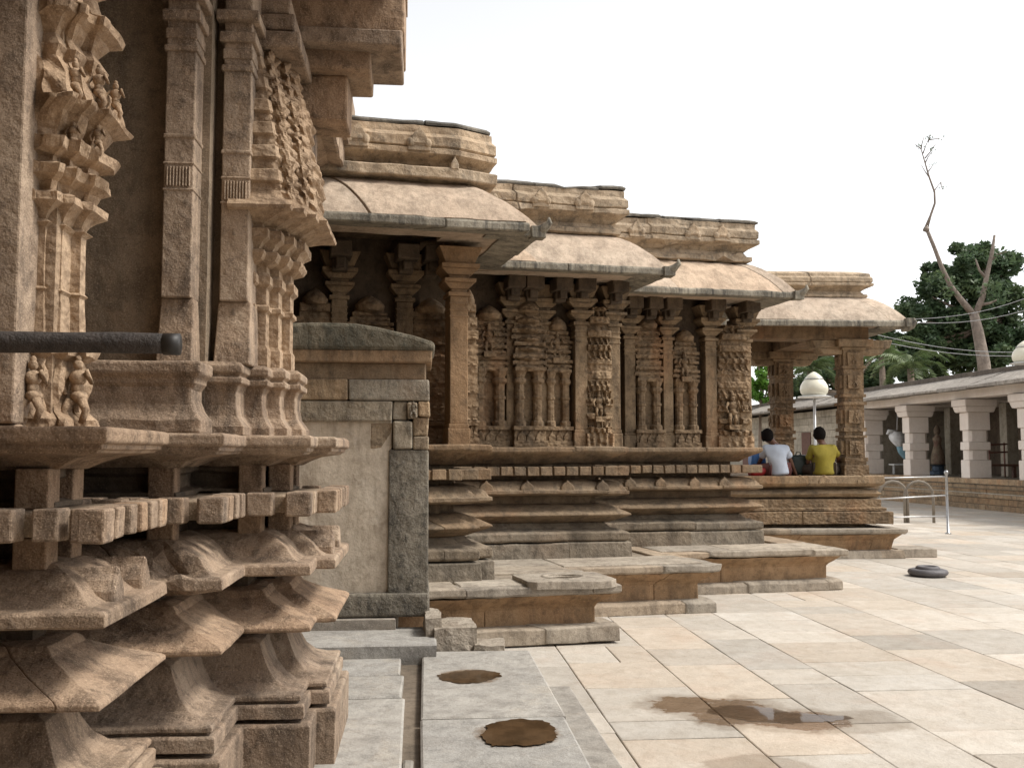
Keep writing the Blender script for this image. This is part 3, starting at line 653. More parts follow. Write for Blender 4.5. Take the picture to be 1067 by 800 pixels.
def reliefs(y, xs, w=.2):
    for x in xs:
        mb = MB(); mb.fbox(FF, x-w/2, x+w/2, y-.295, y, 4.30, 4.345, 1.0, jig=.006); mb.fbox(FF, x-w*.35, x+w*.35, y-.30, y, 4.345, 4.43, 1.0, jig=.012)
        gable(mb, FF, x, y-.31, 0, -1, 4.36, w*.7, .16, .08)
        for s in (-1, 1):
            q = FF.w(x+s*w*.36, y-.275, 4.36); mb.lathe(q, [(.001, -.04), (.035, -.02), (.045, .02), (.03, .05), (.001, .06)], 8)
        mb.build('relief_carving', M['par'], par, .006)
reliefs(8.91, (.75, 1.3)); reliefs(10.59, (2.05, 2.3, 2.9, 3.4)); reliefs(11.72, (3.9, 4.45, 5.2, 5.6))
mb = MB(); mb.fbox(FF, -.35, -.12, 8.85, 9.2, 4.575, 4.70, .7, jig=.02)
mb.fbox(FF, -.05, .3, 8.9, 9.3, 4.50, 4.60, .5, jig=.02); mb.build('loose_coping', M['rim'], hall, .01)

# ------------------------------------------------------------------ terraces under the hall
ter = empty('stone_terrace', FF.w(3, 9.5), 'low stepped stone terrace with overhanging worn rim under the long temple hall', 'terrace')
T = [(-1.0, 8.20), (3.02, 8.20), (3.02, 9.45), (4.56, 9.45), (4.56, 10.64), (6.78, 10.64), (6.78, 15.5)]
core('top_paving', T, -.21, .0, .474, M['plat'], FF, ter, ((4, 17), (-1.0, 17)))
tk = dict(fr=FF, par=ter, out=T, step=.15, amp=.008, joint=(.9, 1.6))
S('rim', [(-.28, .49), (-.02, .488), (.0, .48), (.0, .425), (-.02, .41), (-.28, .405)], M['plat'], .012, **tk, chip=2.0)
S('body', [(-.28, .405), (-.05, .405), (-.07, .385), (-.11, .35), (-.16, .31), (-.18, .28), (-.18, .10), (-.28, .10)], M['platb'], .006, **tk)
S('footing', [(-.22, .13), (-.08, .13), (-.04, .10), (-.04, .0), (-.22, .0)], M['plat'], .01, **tk)
mb = MB(); sweep(mb, FF, [(.9, 8.15), (3.0, 8.15), (3.0, 8.6)], [(-.2, .155), (-.01, .155), (.0, .145), (.0, .02), (-.2, .0)], step=.2, amp=.01); mb.build('footing', M['plat'], ter, .01)
# flagstones lying on the terrace top
mb = MB(); rnd = random.Random(8)
for x0, x1, y0, y1 in ((-1, 1.6, 8.3, 8.66), (1.62, 2.28, 8.32, 8.72), (1.8, 2.9, 9.15, 9.7), (2.92, 4.4, 9.58, 10.3), (1.85, 2.9, 9.72, 10.3), (4.45, 5.3, 10.8, 11.4), (5.32, 6.6, 10.8, 11.4), (6.3, 6.65, 11.45, 13.5), (4.2, 4.42, 10.32, 11.4)):
    slabstone(mb, FF, x0, x1, y0, y1, .44, .50, rnd.uniform(.9, 1.1), .01, .01)
mb.build('flagstone', M['plat'], ter)
# slab with a round socket
q = FF.w(2.58, 8.48)
rs = empty('socket_slab', (q.x, q.y, .49), 'worn stone slab with a round socket hole on the near corner of the hall terrace', 'stone slab')
mb = MB(); n = 32; r0 = .155
def sq(a, w, d):
    c, s = math.cos(a), math.sin(a); k = 1/max(abs(c)/w, abs(s)/d); return c*k, s*k
ring_o = [sq(2*math.pi*k/n, .40, .33) for k in range(n)]; ring_i = [(r0*math.cos(2*math.pi*k/n), r0*math.sin(2*math.pi*k/n)) for k in range(n)]
vs = []
for pts, zz in ((ring_o, .47), (ring_o, .535), (ring_i, .54), (ring_i, .478)):
    for x, y in pts:
        w = FF.w(2.58+x, 8.48+y, zz); vs.append(w+nv(w, 5, .012))
fs = []
for a in range(3):
    for k in range(n): fs.append((a*n+k, a*n+(k+1) % n, (a+1)*n+(k+1) % n, (a+1)*n+k))
fs.append(tuple(range(3*n, 4*n)))
mb.add(vs, fs); mb.build('slab', M['plat'], rs, .006)
mb = MB(); mb.lathe((q.x, q.y, .535), [(r0-.01, -.02), (r0+.01, .008), (r0+.04, .010), (r0+.055, -.01)], 32); o = mb.build('raised_ring', M['plat'], rs)
# remove the caps of that ring by rebuilding without them
me = o.data; 
import bmesh
bm = bmesh.new(); bm.from_mesh(me); bmesh.ops.delete(bm, geom=[f for f in bm.faces if len(f.verts) > 8], context='FACES'); bm.to_mesh(me); bm.free()

# ------------------------------------------------------------------ broken wall
bw = empty('broken_wall', NF.w(-.6, 8.2), 'stub of plastered stone wall with a sloping mossy coping, between the near shrine and the hall', 'wall')
yb = 8.0; xr = .05
mb = MB(); mb.fbox(NF, -1.35, xr-.30, yb+.03, 8.8, .5, 1.88); mb.build('plaster_panel', M['plaster'], bw, .006)
mb = MB(); mb.fbox(NF, xr-.32, xr, yb, 8.8, .5, 1.64, jig=.02); mb.build('corner_post', M['postd'], bw, .012)
mb = MB()
for x0, x1, z0, z1 in ((-.42, -.245, 1.645, 1.86), (-.24, -.085, 1.65, 1.87), (-.08, xr, 1.645, 1.75), (-.08, xr-.01, 1.755, 1.90), (-.245, -.13, 1.88, 2.03), (-.125, -.045, 1.89, 2.02), (-.04, xr, 1.905, 2.03), (-1.35, -.25, 1.865, 2.03), (-1.35, -.6, 2.035, 2.205), (-.595, xr, 2.035, 2.2)):
    mb.fbox(NF, x0, x1, yb+random.uniform(-.02, .03), 8.75, z0, z1, random.uniform(.85, 1.25), jig=.014)
mb.build('rubble_course', M['post'], bw, .014)
mb = MB(); q = NF.w(-.08, yb-.02, 1.955); imp(mb, (q.x, q.y, 1.895), .13); mb.build('relief_carving', M['post'], bw)
mb = MB(); mb.fbox(NF, -1.35, xr-.03, yb+.02, 8.7, 2.2, 2.34, 1.0, jig=.012); mb.fbox(NF, -1.35, xr+.02, yb-.05, 8.75, 2.335, 2.435, 1.1, jig=.012); mb.build('string_course', M['farg'], bw, .012)
mb = MB(); prof = [(-1.35, 2.43), (xr+.04, 2.43), (xr+.04, 2.50), (xr-.12, 2.55), (-.38, 2.62), (-.55, 2.645), (-.85, 2.65), (-1.35, 2.63)]
vs = [NF.w(x, yb-.07, z) for x, z in prof]+[NF.w(x, 8.7, z) for x, z in prof]; n = len(prof)
mb.add(vs, [tuple(range(n)), tuple(range(n, 2*n))[::-1]]+[(i, n+i, n+(i+1) % n, (i+1) % n) for i in range(n)])
M['moss'] = stone('mossy_coping', (.14, .12, .085), (.22, .19, .14), stain=.9, dark=(.04, .04, .03), bump=1.0)
mb.build('coping', M['moss'], bw, .03)
mb = MB(); mb.fbox(NF, -1.3, xr+.01, yb-.06, 8.8, .33, .52, 1.0, jig=.02); mb.build('footing', M['postd'], bw, .02)

# loose stones at the end of the grey terrace
M['blk'] = stone('loose_block', (.36, .31, .25), (.43, .37, .30), stain=.45, bump=.8, speck=.4, dark=(.12,.08,.05))
def rock(label, x0, x1, y0, y1, z0, z1, rot=0.0, mat='blk'):
    c = NF.w((x0+x1)/2, (y0+y1)/2); e = empty('stone_block', (c.x, c.y, z0), label, 'stone block', 'loose blocks beside the terrace'); del e['label']
    COL.objects.unlink(e); bpy.data.objects.remove(e)
    mb = MB(); nx, ny, nz = 5, 5, 3
    bm = bmesh.new(); bmesh.ops.create_cube(bm, size=1); bmesh.ops.subdivide_edges(bm, edges=bm.edges[:], cuts=4, use_grid_fill=True)
    vs = []
    for v in bm.verts:
        p = Vector(v.co); l = max(abs(p.x), abs(p.y), abs(p.z)); rr = p.normalized()*.62; p = p.lerp(rr, .07)
        x = (p.x)*(x1-x0); y = p.y*(y1-y0); z = (p.z+.5)*(z1-z0)
        a = NF.a+R(rot); w = Vector((c.x+x*math.cos(a)-y*math.sin(a), c.y+x*math.sin(a)+y*math.cos(a), z0+z)); vs.append(w+nv(w, 5, .02)+nv(w, 19, .008))
    mb.add(vs, [[v.index for v in f.verts] for f in bm.faces], 1.0, False); bm.free()
    return tag(mb.build('stone_block', M[mat], None), label, 'stone block', 'loose blocks beside the terrace')
rock('larger rough stone block against the corner of the hall terrace', .08, .40, 7.55, 7.95, .0, .32, 4)
rock('smaller low stone block right of the larger rough block', .40, .62, 7.5, 7.85, .0, .19, -6)
rock('small wedge of stone at the foot of the broken wall', .02, .14, 7.6, 8.05, .1, .38, 3)

# ------------------------------------------------------------------ open pavilion
pav = empty('open_pavilion', GF.w(6, 17), 'open pillared stone pavilion at the far end of the temple with curved eave', 'pavilion')
def gx(px, t): return GF.at(px, t)
yp = 15.45                              # front plane
xR = gx(921, yp)
G = [(3.9, yp), (xR, yp), (xR, 19.5)]
gk = dict(fr=GF, par=pav, step=.2, amp=.006, joint=(1.2, 2.0))
Gr = [(3.9, yp+.25), (xR-.25, yp+.25), (xR-.25, 19.3)]
core('floor', Gr, 0, .3, 1.262, M['far'], GF, pav, ((3.9, 19.3),))
S('cap_moulding', [(I, 1.27), (.24, 1.27), (.25, 1.26), (.25, 1.15), (.2, 1.11), (.05, 1.08), (I, 1.08)], M['far'], .008, out=Gr, **gk)
S('round_moulding', [(I, 1.07), (.08, 1.06), (.16, 1.03), (.21, .99), (.16, .94), (.08, .91), (I, .90)], M['far'], .004, out=Gr, **gk)
S('carved_band', [(I, .90), (.18, .90), (.20, .89), (.20, .77), (.26, .76), (.26, .72), (I, .72)], M['farc'], .004, out=Gr, **gk)
S('carved_band', [(I, .71), (.32, .71), (.33, .70), (.33, .52), (I, .50)], M['farc'], .004, out=Gr, **gk)
mb = MB()
for px in (833, 858, 898): mb = MB(); gable(mb, GF, gx(px, yp), yp-.01, 0, -1, 1.15, .2, .14, .1); mb.build('arch_ornament', M['far'], pav, .01)
gt = empty('stone_terrace', GF.w(6, 16), 'low stone terrace under the open pavilion with an overhanging slab rim', 'terrace')
Gt = [(3.9, yp-.35), (gx(943, yp-.35), yp-.35), (gx(943, yp-.35), 19.8)]
gk2 = dict(gk); gk2['par'] = gt
core('top_paving', Gt, -.25, 0, .45, M['plat'], GF, gt, ((3.9, 19.8),))
S('rim', [(-.35, .46), (0, .46), (.0, .41), (-.03, .38), (-.35, .37)], M['plat'], .01, out=Gt, **gk2)
S('body', [(-.35, .37), (-.06, .37), (-.15, .28), (-.19, .12), (-.35, .1)], M['platb'], .005, out=Gt, **gk2)
S('footing', [(-.3, .12), (-.05, .12), (-.03, .0), (-.3, 0)], M['plat'], .008, out=Gt, **gk2)
q = GF.w(gx(951, 15.3), 15.5)
mb = MB(); mb.fbox(GF, gx(930, 15.3), gx(971, 15.3), 15.25, 15.8, 0, .14, 1.0, jig=.012)
tag(mb.build('stone_slab', M['plat'], None, .012), 'short thick stone slab lying at the right corner of the pavilion terrace', 'stone slab')
def ppillar(x0, x1, y0, y1, z0, z1):
    w = x1-x0; mb = MB(); c = ((x0+x1)/2, (y0+y1)/2); z = z0
    for a, b, g in ((0, .18, .03), (.18, .24, .0), (.24, .3, .02), (.3, .62, -.015), (.62, .66, .015), (.66, .72, -.03), (.72, .78, .012), (.78, 1.15, -.015), (1.15, 1.2, .02), (1.2, 1.28, -.02), (1.28, 1.33, .015), (1.33, 1.75, -.01), (1.75, 1.79, .02), (1.79, 2.05, -.005)):
        mb.fbox(GF, x0-g, x1+g, y0-g, y1+g, z0+a, z0+b, random.uniform(.92, 1.08), jig=.006)
    m = 0
    for zc in (.46, .96, 1.53, 1.9):
        for (ox, oy, cx, cy) in ((0, -1, c[0], y0), (-1, 0, x0, c[1])):
            mb.fbox(GF, cx-(.11 if oy else .03), cx+(.11 if oy else .03), cy-(.03 if oy else .11), cy+(.03 if oy else .11), z0+zc-.11, z0+zc+.11, 1.05, jig=.012)
            q = GF.w(cx+ox*.03, cy+oy*.03, z0+zc-.09); imp(mb, q, .19)
    o = mb.build('pillar', M['farc'], pav, .008)
    cm = MB()
    cm.fbox(GF, x0-.03, x1+.03, y0-.03, y1+.03, z0+2.05, z0+2.1); cm.fbox(GF, x0-.12, x1+.12, y0-.12, y1+.12, z0+2.1, z1-.0, 1.0, jig=.01)
    cm.fbox(GF, x0-.45, x1+.45, y0+.02, y1-.02, z0+2.08, z1, 1.0, top=(w+1.0, y1-y0-.03))
    cm.fbox(GF, x0-.32, x1+.32, y0+.03, y1-.03, z0+1.98, z0+2.081, 1.0, top=(w+.8, y1-y0-.06))
    cm.build('bracket_capital', M['far'], o, .015)
zb_ = 3.48
xa = gx(880, yp+.3); ppillar(xa, xa+.35, yp+.3, yp+.65, 1.262, zb_)
xb = gx(808, yp+2.3); ppillar(xb, xb+.36, yp+2.3, yp+2.66, 1.262, zb_)
mb = MB()
mb.fbox(GF, 3.9, xR-.1, yp+.25, yp+.7, zb_, 3.70, .9, jig=.01); mb.fbox(GF, xb-.05, xb+.4, yp+.702, 19.2, zb_, 3.70, .9); mb.fbox(GF, xa-.05, xa+.4, yp+.702, 19.2, zb_+.003, 3.70, .9); mb.fbox(GF, 3.9, xb-.06, yp+2.25, yp+2.7, zb_-.003, 3.70, .9)
mb.build('beam', M['farg'], pav, .01)
core('roof_mass', Gr, 0, 3.69, 4.5, M['farg'], GF, pav, ((3.9, 19.3),))
S('eave', [(-.05, 3.69), (.3, 3.675), (.52, 3.69)]+[(a-.04, b+.09) for a, b in arc]+[(-.05, 4.145)], M['roof'], .004, out=Gr, **gk)
S('eave_rim', [(a, b+.09) for a, b in [(.26, 3.578), (.53, 3.535), (.57, 3.53), (.58, 3.54), (.58, 3.61), (.56, 3.635), (.53, 3.64), (.42, 3.60)]], M['rim'], .004, out=Gr, **gk)
S('parapet', [(a-.1, 4.14+(b-4.05)*.82) for a, b in pf[:-4]]+[(.13, 4.535), (.08, 4.56), (-.05, 4.60)], M['par'], .005, out=Gr, **gk)
mb = MB(); cc = offs(Gr, .56)[1]; q = GF.w(cc.x, cc.y, 3.6); d = GF.w(.707, -.707)
mb.tube([q-d*.12, q-d*.02, q+d*.05+Vector((0, 0, .03)), q+d*.1+Vector((0, 0, .09)), q+d*.07+Vector((0, 0, .15))], [.06, .055, .05, .035, .015], 8)
q.z += .09; mb.obox((q.x, q.y), (GF.c, GF.s), .14, .14, 3.61, 3.75, .9, jig=.01); mb.build('corner_scroll', M['rim'], pav, .01)

# ------------------------------------------------------------------ cloister on the right
XC = 16.4
cl = empty('cloister', NF.w(XC+1.5, 34), 'long pillared stone cloister along the right side of the courtyard with sloping roof slabs', 'cloister')
mb = MB(); sweep(mb, NF, [(XC, 62), (XC, 8)][::1], [(-.0, .89), (-3.8, .89), (-3.8, 0), (.0, .0)][::-1], joint=(50, 60), step=1.0) if False else None
def cbox(mb, x0, x1, y0, y1, z0, z1, t=1.0, jig=0.0): mb.fbox(NF, x0, x1, y0, y1, z0, z1, t, jig)
mb = MB(); cbox(mb, XC+.1, XC+5, 10, 60, 0, .86); mb.build('platform', M['cwall'], cl)
mb = MB()
for z0, z1, o, t in ((.0, .15, .0, 1.0), (.16, .34, .06, .9), (.36, .46, .02, 1.1), (.5, .6, .08, .9), (.62, .72, .03, 1.05), (.75, .9, -.03, 1.1)):
    y = 12.0
    while y < 58:
        L = random.uniform(1.6, 3.0); cbox(mb, XC+o, XC+.6, y, y+L-.02, z0, z1, t*random.uniform(.85, 1.1), .01); y += L
mb.build('platform_moulding', M['far'], cl, .01)
mb = MB(); y = 38.0
cbox(mb, XC+.55, XC+5, 37.6, 60, .88, 3.5)
for r in range(9):
    y = 37.6+random.uniform(0, .5)
    while y < 60:
        L = random.uniform(.7, 1.4); cbox(mb, XC+.48, XC+.6, y, y+L-.02, .9+r*.29, .9+r*.29+.275, random.uniform(.85, 1.15), .01); y += L
mb.build('closed_wall', M['cwall'], cl)
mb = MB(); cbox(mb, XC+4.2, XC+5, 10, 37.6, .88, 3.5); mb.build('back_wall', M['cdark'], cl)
M['door'] = plain('door_brown', (.14, .07, .05), .8)
for y in (42.2, 50.5): mb = MB(); cbox(mb, XC+.44, XC+.6, y, y+1.0, .9, 2.6); mb.build('doorway', M['door'], cl)
mb = MB(); y = 10.0
cbox(mb, XC+.1, XC+.62, 10, 37.4, 3.32, 3.60, 1.05, .01); cbox(mb, XC+3.8, XC+4.2, 10, 37.4, 3.32, 3.5)
for yy in (27.0, 29.9, 33.2, 36.4, 24): cbox(mb, XC+.62, XC+3.9, yy, yy+.45, 3.3, 3.6)
mb.build('beam', M['wash'], cl, .01)
mb = MB(); y = 10.0
while y < 60:                                   # sloping eave slabs
    L = random.uniform(1.3, 2.2); t = random.uniform(.85, 1.15)
    vs = []
    for yy in (y+.012, y+L-.012):
        for x, z in ((XC-.75, 3.52), (XC-.75, 3.60), (XC+.55, 4.05), (XC+.6, 3.62)): vs.append(NF.w(x, yy, z+random.uniform(-.02, .02)))
    mb.add(vs, [(0, 1, 2, 3), (7, 6, 5, 4), (0, 4, 5, 1), (1, 5, 6, 2), (2, 6, 7, 3), (3, 7, 4, 0)], t); y += L
mb.build('eave_slab', M['croof'], cl, .01)
mb = MB(); cbox(mb, XC+.45, XC+5, 10, 60, 3.6, 4.16); mb.build('roof', M['crim'], cl, .02)
def cpillar(y, i):
    x0, x1 = XC+.1, XC+.80; y0, y1 = y, y+.5; mb = MB()
    def oct(zA, zB, wx, wy):
        c = NF.w((x0+x1)/2, (y0+y1)/2); k = .3; pts = []
        for a, b in ((-1, -1+k), (-1+k, -1), (1-k, -1), (1, -1+k), (1, 1-k), (1-k, 1), (-1+k, 1), (-1, 1-k)):
            q = NF.w((x0+x1)/2+a*wx, (y0+y1)/2+b*wy); pts.append((q.x, q.y))
        mb.prism(pts, zA, zB, 1.0)
    cbox(mb, x0, x1, y0, y1, .9, 1.45, 1.0, .01); oct(1.45, 1.75, .32, .22); cbox(mb, x0, x1, y0, y1, 1.75, 2.0, 1.0, .008); oct(2.0, 2.35, .32, .22); cbox(mb, x0, x1, y0, y1, 2.35, 2.9, 1.0, .01)
    o = mb.build('pillar', M['wash'], cl, .02); cm = MB()
    cm.fbox(NF, x0-.1, x1+.1, y0-.08, y1+.08, 2.9, 3.08, 1.0, top=(x1-x0+.3, y1-y0+.26)); cm.fbox(NF, x0-.17, x1+.17, y0-.16, y1+.16, 3.08, 3.30, 1.0, jig=.012)
    cm.build('capital', M['wash'], o, .03)
for i, y in enumerate((19.9, 22.9, 25.9, 28.9, 32.6, 36.0)): cpillar(y, i)
for i, y in enumerate((27.5, 31, 34.5)):
    mb = MB(); cbox(mb, XC+2.6, XC+3.0, y, y+.4, .9, 3.32, .9); mb.build('inner_pillar', M['cwall'], cl, .02)
mb = MB()
for k in range(14): cbox(mb, XC+3.9, XC+4.25, 24+k*.42, 24+k*.42+.26, .9, 3.3, random.uniform(.8, 1.1))
mb.build('ribbed_panel', M['cwall'], cl, .02)

# things inside the cloister
def nfp(px, x_):                        # point on the plane x' = x_ in the near frame seen at px -> y'
    u = (px-533.5)/F
    # world dir (u,1): x' = x c + y s ; y' = -x s + y c
    k = x_/(u*NF.c+NF.s); return k*(-u*NF.s+NF.c)
M['white'] = plain('white_paint', (.7, .7, .68), .5); M['brownw'] = plain('brown_wood', (.16, .08, .055), .6)
y = nfp(938, XC+1.3)
be = empty('bench', NF.w(XC+1.3, y, .9), 'pale narrow bench in the cloister below the white and blue cloth', 'bench', 'benches in the cloister')
mb = MB(); cbox(mb, XC+.9, XC+1.7, y-.2, y+.2, 1.22, 1.28); mb.build('seat', M['white'], be, .01)
for s in (-.3, .3):
    mb = MB(); cbox(mb, XC+1.27+s, XC+1.33+s, y-.03, y+.03, .9, 1.22); mb.build('leg', M['white'], be)
y = nfp(1036, XC+1.5)
be = empty('bench', NF.w(XC+1.5, y, .9), 'dark brown low wooden table in the cloister right of the last full pillar', 'table')
mb = MB(); cbox(mb, XC+1.0, XC+2.1, y-.3, y+.3, 1.25, 1.32); mb.build('top', M['brownw'], be, .01)
for s in (-.4, .45):
    mb = MB(); cbox(mb, XC+1.5+s, XC+1.6+s, y-.2, y-.1, .9, 1.25); mb.build('leg', M['brownw'], be)
mb = MB()
for k in range(2): mb.tube([NF.w(XC+1.05, y+.5, 1.9-.25*k), NF.w(XC+2.2, y+.5, 1.95-.25*k)], .03, 6)
for k in range(3): mb.tube([NF.w(XC+1.1+.5*k, y+.5, .9), NF.w(XC+1.1+.5*k, y+.5, 2.0)], .025, 6)
tag(mb.build('rail_stand', plain('rust', (.25, .12, .09), .6)), 'thin rusty rail frame standing behind the dark table in the cloister', 'rail')
# bundle of cloth hanging from a cord beside the second pillar
y = nfp(937, XC+.9)
cz = empty('hanging_cloth', NF.w(XC+.9, y, 2.6), 'white and pale blue cloth bundle hanging beside the middle cloister pillar', 'cloth')
M['clw'] = plain('white_cloth', (.72, .72, .72), .9, bump=.4); M['clb'] = plain('blue_cloth', (.22, .38, .46), .9, bump=.4)
def cloth(mb, base, h, w, lean, seed):
    n = 14; m = 12; vs = []
    for j in range(m+1):
        v = j/m; ww = w*(.35+.9*math.sin(math.pi*min(1, v*.8+.12)))
        for k in range(n):
            a = 2*math.pi*k/n; rr = ww*(1+.18*math.sin(3*a+seed)+.1*math.sin(5*a+v*4))
            vs.append(Vector((base.x+lean*v*h+rr*math.cos(a), base.y+rr*.6*math.sin(a), base.z-v*h)))
    fs = [((j*n+k), (j*n+(k+1) % n), ((j+1)*n+(k+1) % n), ((j+1)*n+k)) for j in range(m) for k in range(n)]+[tuple(range(n)), tuple(range(m*n, m*n+n))]
    mb.add(vs, fs, 1, True)
b0 = NF.w(XC+.9, y, 2.45); mb = MB(); cloth(mb, b0+Vector((-.12, 0, 0)), .55, .24, .25, 1); mb.tube([b0+Vector((-.12, 0, 0)), b0+Vector((-.4, 0, .02)), b0+Vector((-.45, 0, -.1))], [.06, .07, .05], 8); mb.tube([b0+Vector((-.1, 0, -.05)), b0+Vector((-.05, 0, .87))], .012, 6); mb.build('white_bundle', M['clw'], cz)
mb = MB(); cloth(mb, b0+Vector((.08, .05, -.40)), .62, .22, .35, 2); mb.build('blue_bundle', M['clb'], cz)
# dressed idol
y = nfp(976, XC+2.0); q = NF.w(XC+2.0, y, .9)
idl = empty('statue', q, 'small statue dressed in patterned cream cloth in the shade behind the pillars', 'statue')
M['idol'] = stone('patterned_cloth', (.22, .17, .12), (.34, .28, .2), stain=.8, dark=(.15, .05, .05), speck=.1)
mb = MB(); mb.lathe(q, [(.20, .35), (.25, .42), (.22, .7), (.14, 1.0), (.12, 1.12), (.17, 1.28), (.08, 1.40), (.06, 1.45)], 14); mb.build('robe', M['idol'], idl)
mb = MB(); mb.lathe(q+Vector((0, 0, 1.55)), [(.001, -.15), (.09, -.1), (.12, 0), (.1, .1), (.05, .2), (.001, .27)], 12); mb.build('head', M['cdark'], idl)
mb = MB(); mb.lathe(q, [(.3, 0), (.3, .12), (.2, .16), (.2, .3), (.3, .35)], 10, smooth=False); mb.build('pedestal', plain('blue_grey', (.06, .09, .13), .6), idl)

# ------------------------------------------------------------------ lamps
M['lampw'] = plain('milk_glass', (.72, .68, .55), .3, var=.06); M['steel'] = plain('steel', (.42, .42, .42), .35, .7, var=.2); M['gal'] = plain('galvanised_pipe', (.55, .54, .53), .4, .5, var=.2)
def lamp(px, d, zc, label):
    q = Vector(((px-533.5)/F*d, d, 0)); e = empty('street_lamp', q, label, 'lamp', 'courtyard lamps with white onion shades'); s = 1.0
    mb = MB(); mb.lathe((q.x, q.y, zc-.2), [(.05, -.03), (.36, -.01), (.37, .0), (.30, .02), (.04, .03)], 24); mb.build('base_plate', M['white'], e)
    mb = MB(); mb.lathe((q.x, q.y, zc-.18), [(.24, 0), (.29, .07), (.305, .15), (.29, .23), (.245, .31), (.185, .375), (.18, .41), (.12, .47), (.05, .52), (.001, .54)], 24); mb.build('shade', M['lampw'], e)
    mb = MB(); mb.lathe((q.x, q.y, zc-.18), [(.20, .365), (.215, .375), (.20, .385)], 24); mb.build('band', M['steel'], e)
    mb = MB(); mb.tube([(q.x, q.y, 0), (q.x, q.y, zc-.2)], .028, 10); mb.build('pole', M['gal'], e)
lamp(849, 22, zy(404, 22), 'white onion-shaped lamp on a thin pole seen through the pavilion')
lamp(1071, 24, zy(370, 24), 'white onion-shaped lamp above the cloister roof, cut by the right edge')

# ------------------------------------------------------------------ railing and hoops
g0 = gp(988, 556); 
ra = empty('metal_railing', g0, 'pale pipe railing with one upright post in front of the cloister platform', 'railing')
mb = MB(); mb.lathe(g0, [(.06, 0), (.06, .02), (.026, .03), (.026, 1.20), (.04, 1.22), (.045, 1.25), (.03, 1.28), (.001, 1.29)], 14); mb.build('post', M['steel'], ra)
L = g0+Vector((-1.85, -.35, 0))
for k, (za, zb2) in enumerate(((1.16, 1.13), (.78, .70), (.36, .34))):
    mb = MB(); mb.tube([g0+Vector((0, 0, za)), L+Vector((0, 0, zb2))], .016, 8); mb.build('rail', M['gal'], ra)
mb = MB(); mb.tube([L, L+Vector((0, 0, 1.18))], .03, 8); mb.build('post', M['steel'], ra)
for k, px in enumerate((933, 960)):
    b = gp(px, 545); e = None; mb = MB(); r = .34; pts = [b+Vector((-r, .1, 0)), b+Vector((-r, .1, .62))]+[b+Vector((-r*math.cos(a*math.pi/8), .1, .62+.36*math.sin(a*math.pi/8))) for a in range(1, 8)]+[b+Vector((r, .1, .62)), b+Vector((r, .1, 0))]
    mb.tube(pts, .036, 8); tag(mb.build('hoop_stand', plain('grey_hoop', (.24, .205, .165), .7)), ('left' if k == 0 else 'right')+' of the two grey bent pipe hoops behind the railing', 'hoop', 'bent pipe hoops')

# stone ring lying on the paving
g = gp(967, 600); ri = empty('round_base', g, 'dark grey round heavy disc with a raised centre lying alone on the paving', 'disc')
M['ring'] = plain('grey_rubber', (.13, .12, .125), .55, bump=.3)
mb = MB(); mb.lathe(g, [(.16, .0), (.21, .005), (.245, .03), (.255, .055), (.24, .085), (.19, .10), (.15, .095)], 36); mb.build('rim', M['ring'], ri)
mb = MB(); mb.lathe(g, [(.15, .05), (.155, .09), (.15, .12), (.13, .135), (.10, .13), (.09, .10), (.001, .09)], 36); mb.build('hub', M['ring'], ri)

# ------------------------------------------------------------------ people
def skin_mesh(name, verts, edges, radii, mat, parent, sub=2, root=0, scale2=None):
    off = wloc(parent) if parent else Vector((0, 0, 0))
    me = bpy.data.meshes.new(name); me.from_pydata([tuple(Vector(v)-off) for v in verts], edges, []); me.materials.append(mat)
    o = bpy.data.objects.new(name, me); COL.objects.link(o); o.parent = parent
    md = o.modifiers.new('skin', 'SKIN'); md.use_smooth_shade = True
    for i, r in enumerate(radii):
        sv = me.skin_vertices[0].data[i] if me.skin_vertices else None
        if sv is None: break
        sv.radius = r if hasattr(r, '__len__') else (r, r)
        sv.use_root = (i == root)
    s = o.modifiers.new('sub', 'SUBSURF'); s.levels = sub; s.render_levels = sub
    return o
def ensure_skin(o):
    pass
M['skin'] = plain('skin', (.16, .075, .045), .5); M['hair'] = plain('hair', (.010, .008, .007), .95, spec=.1)
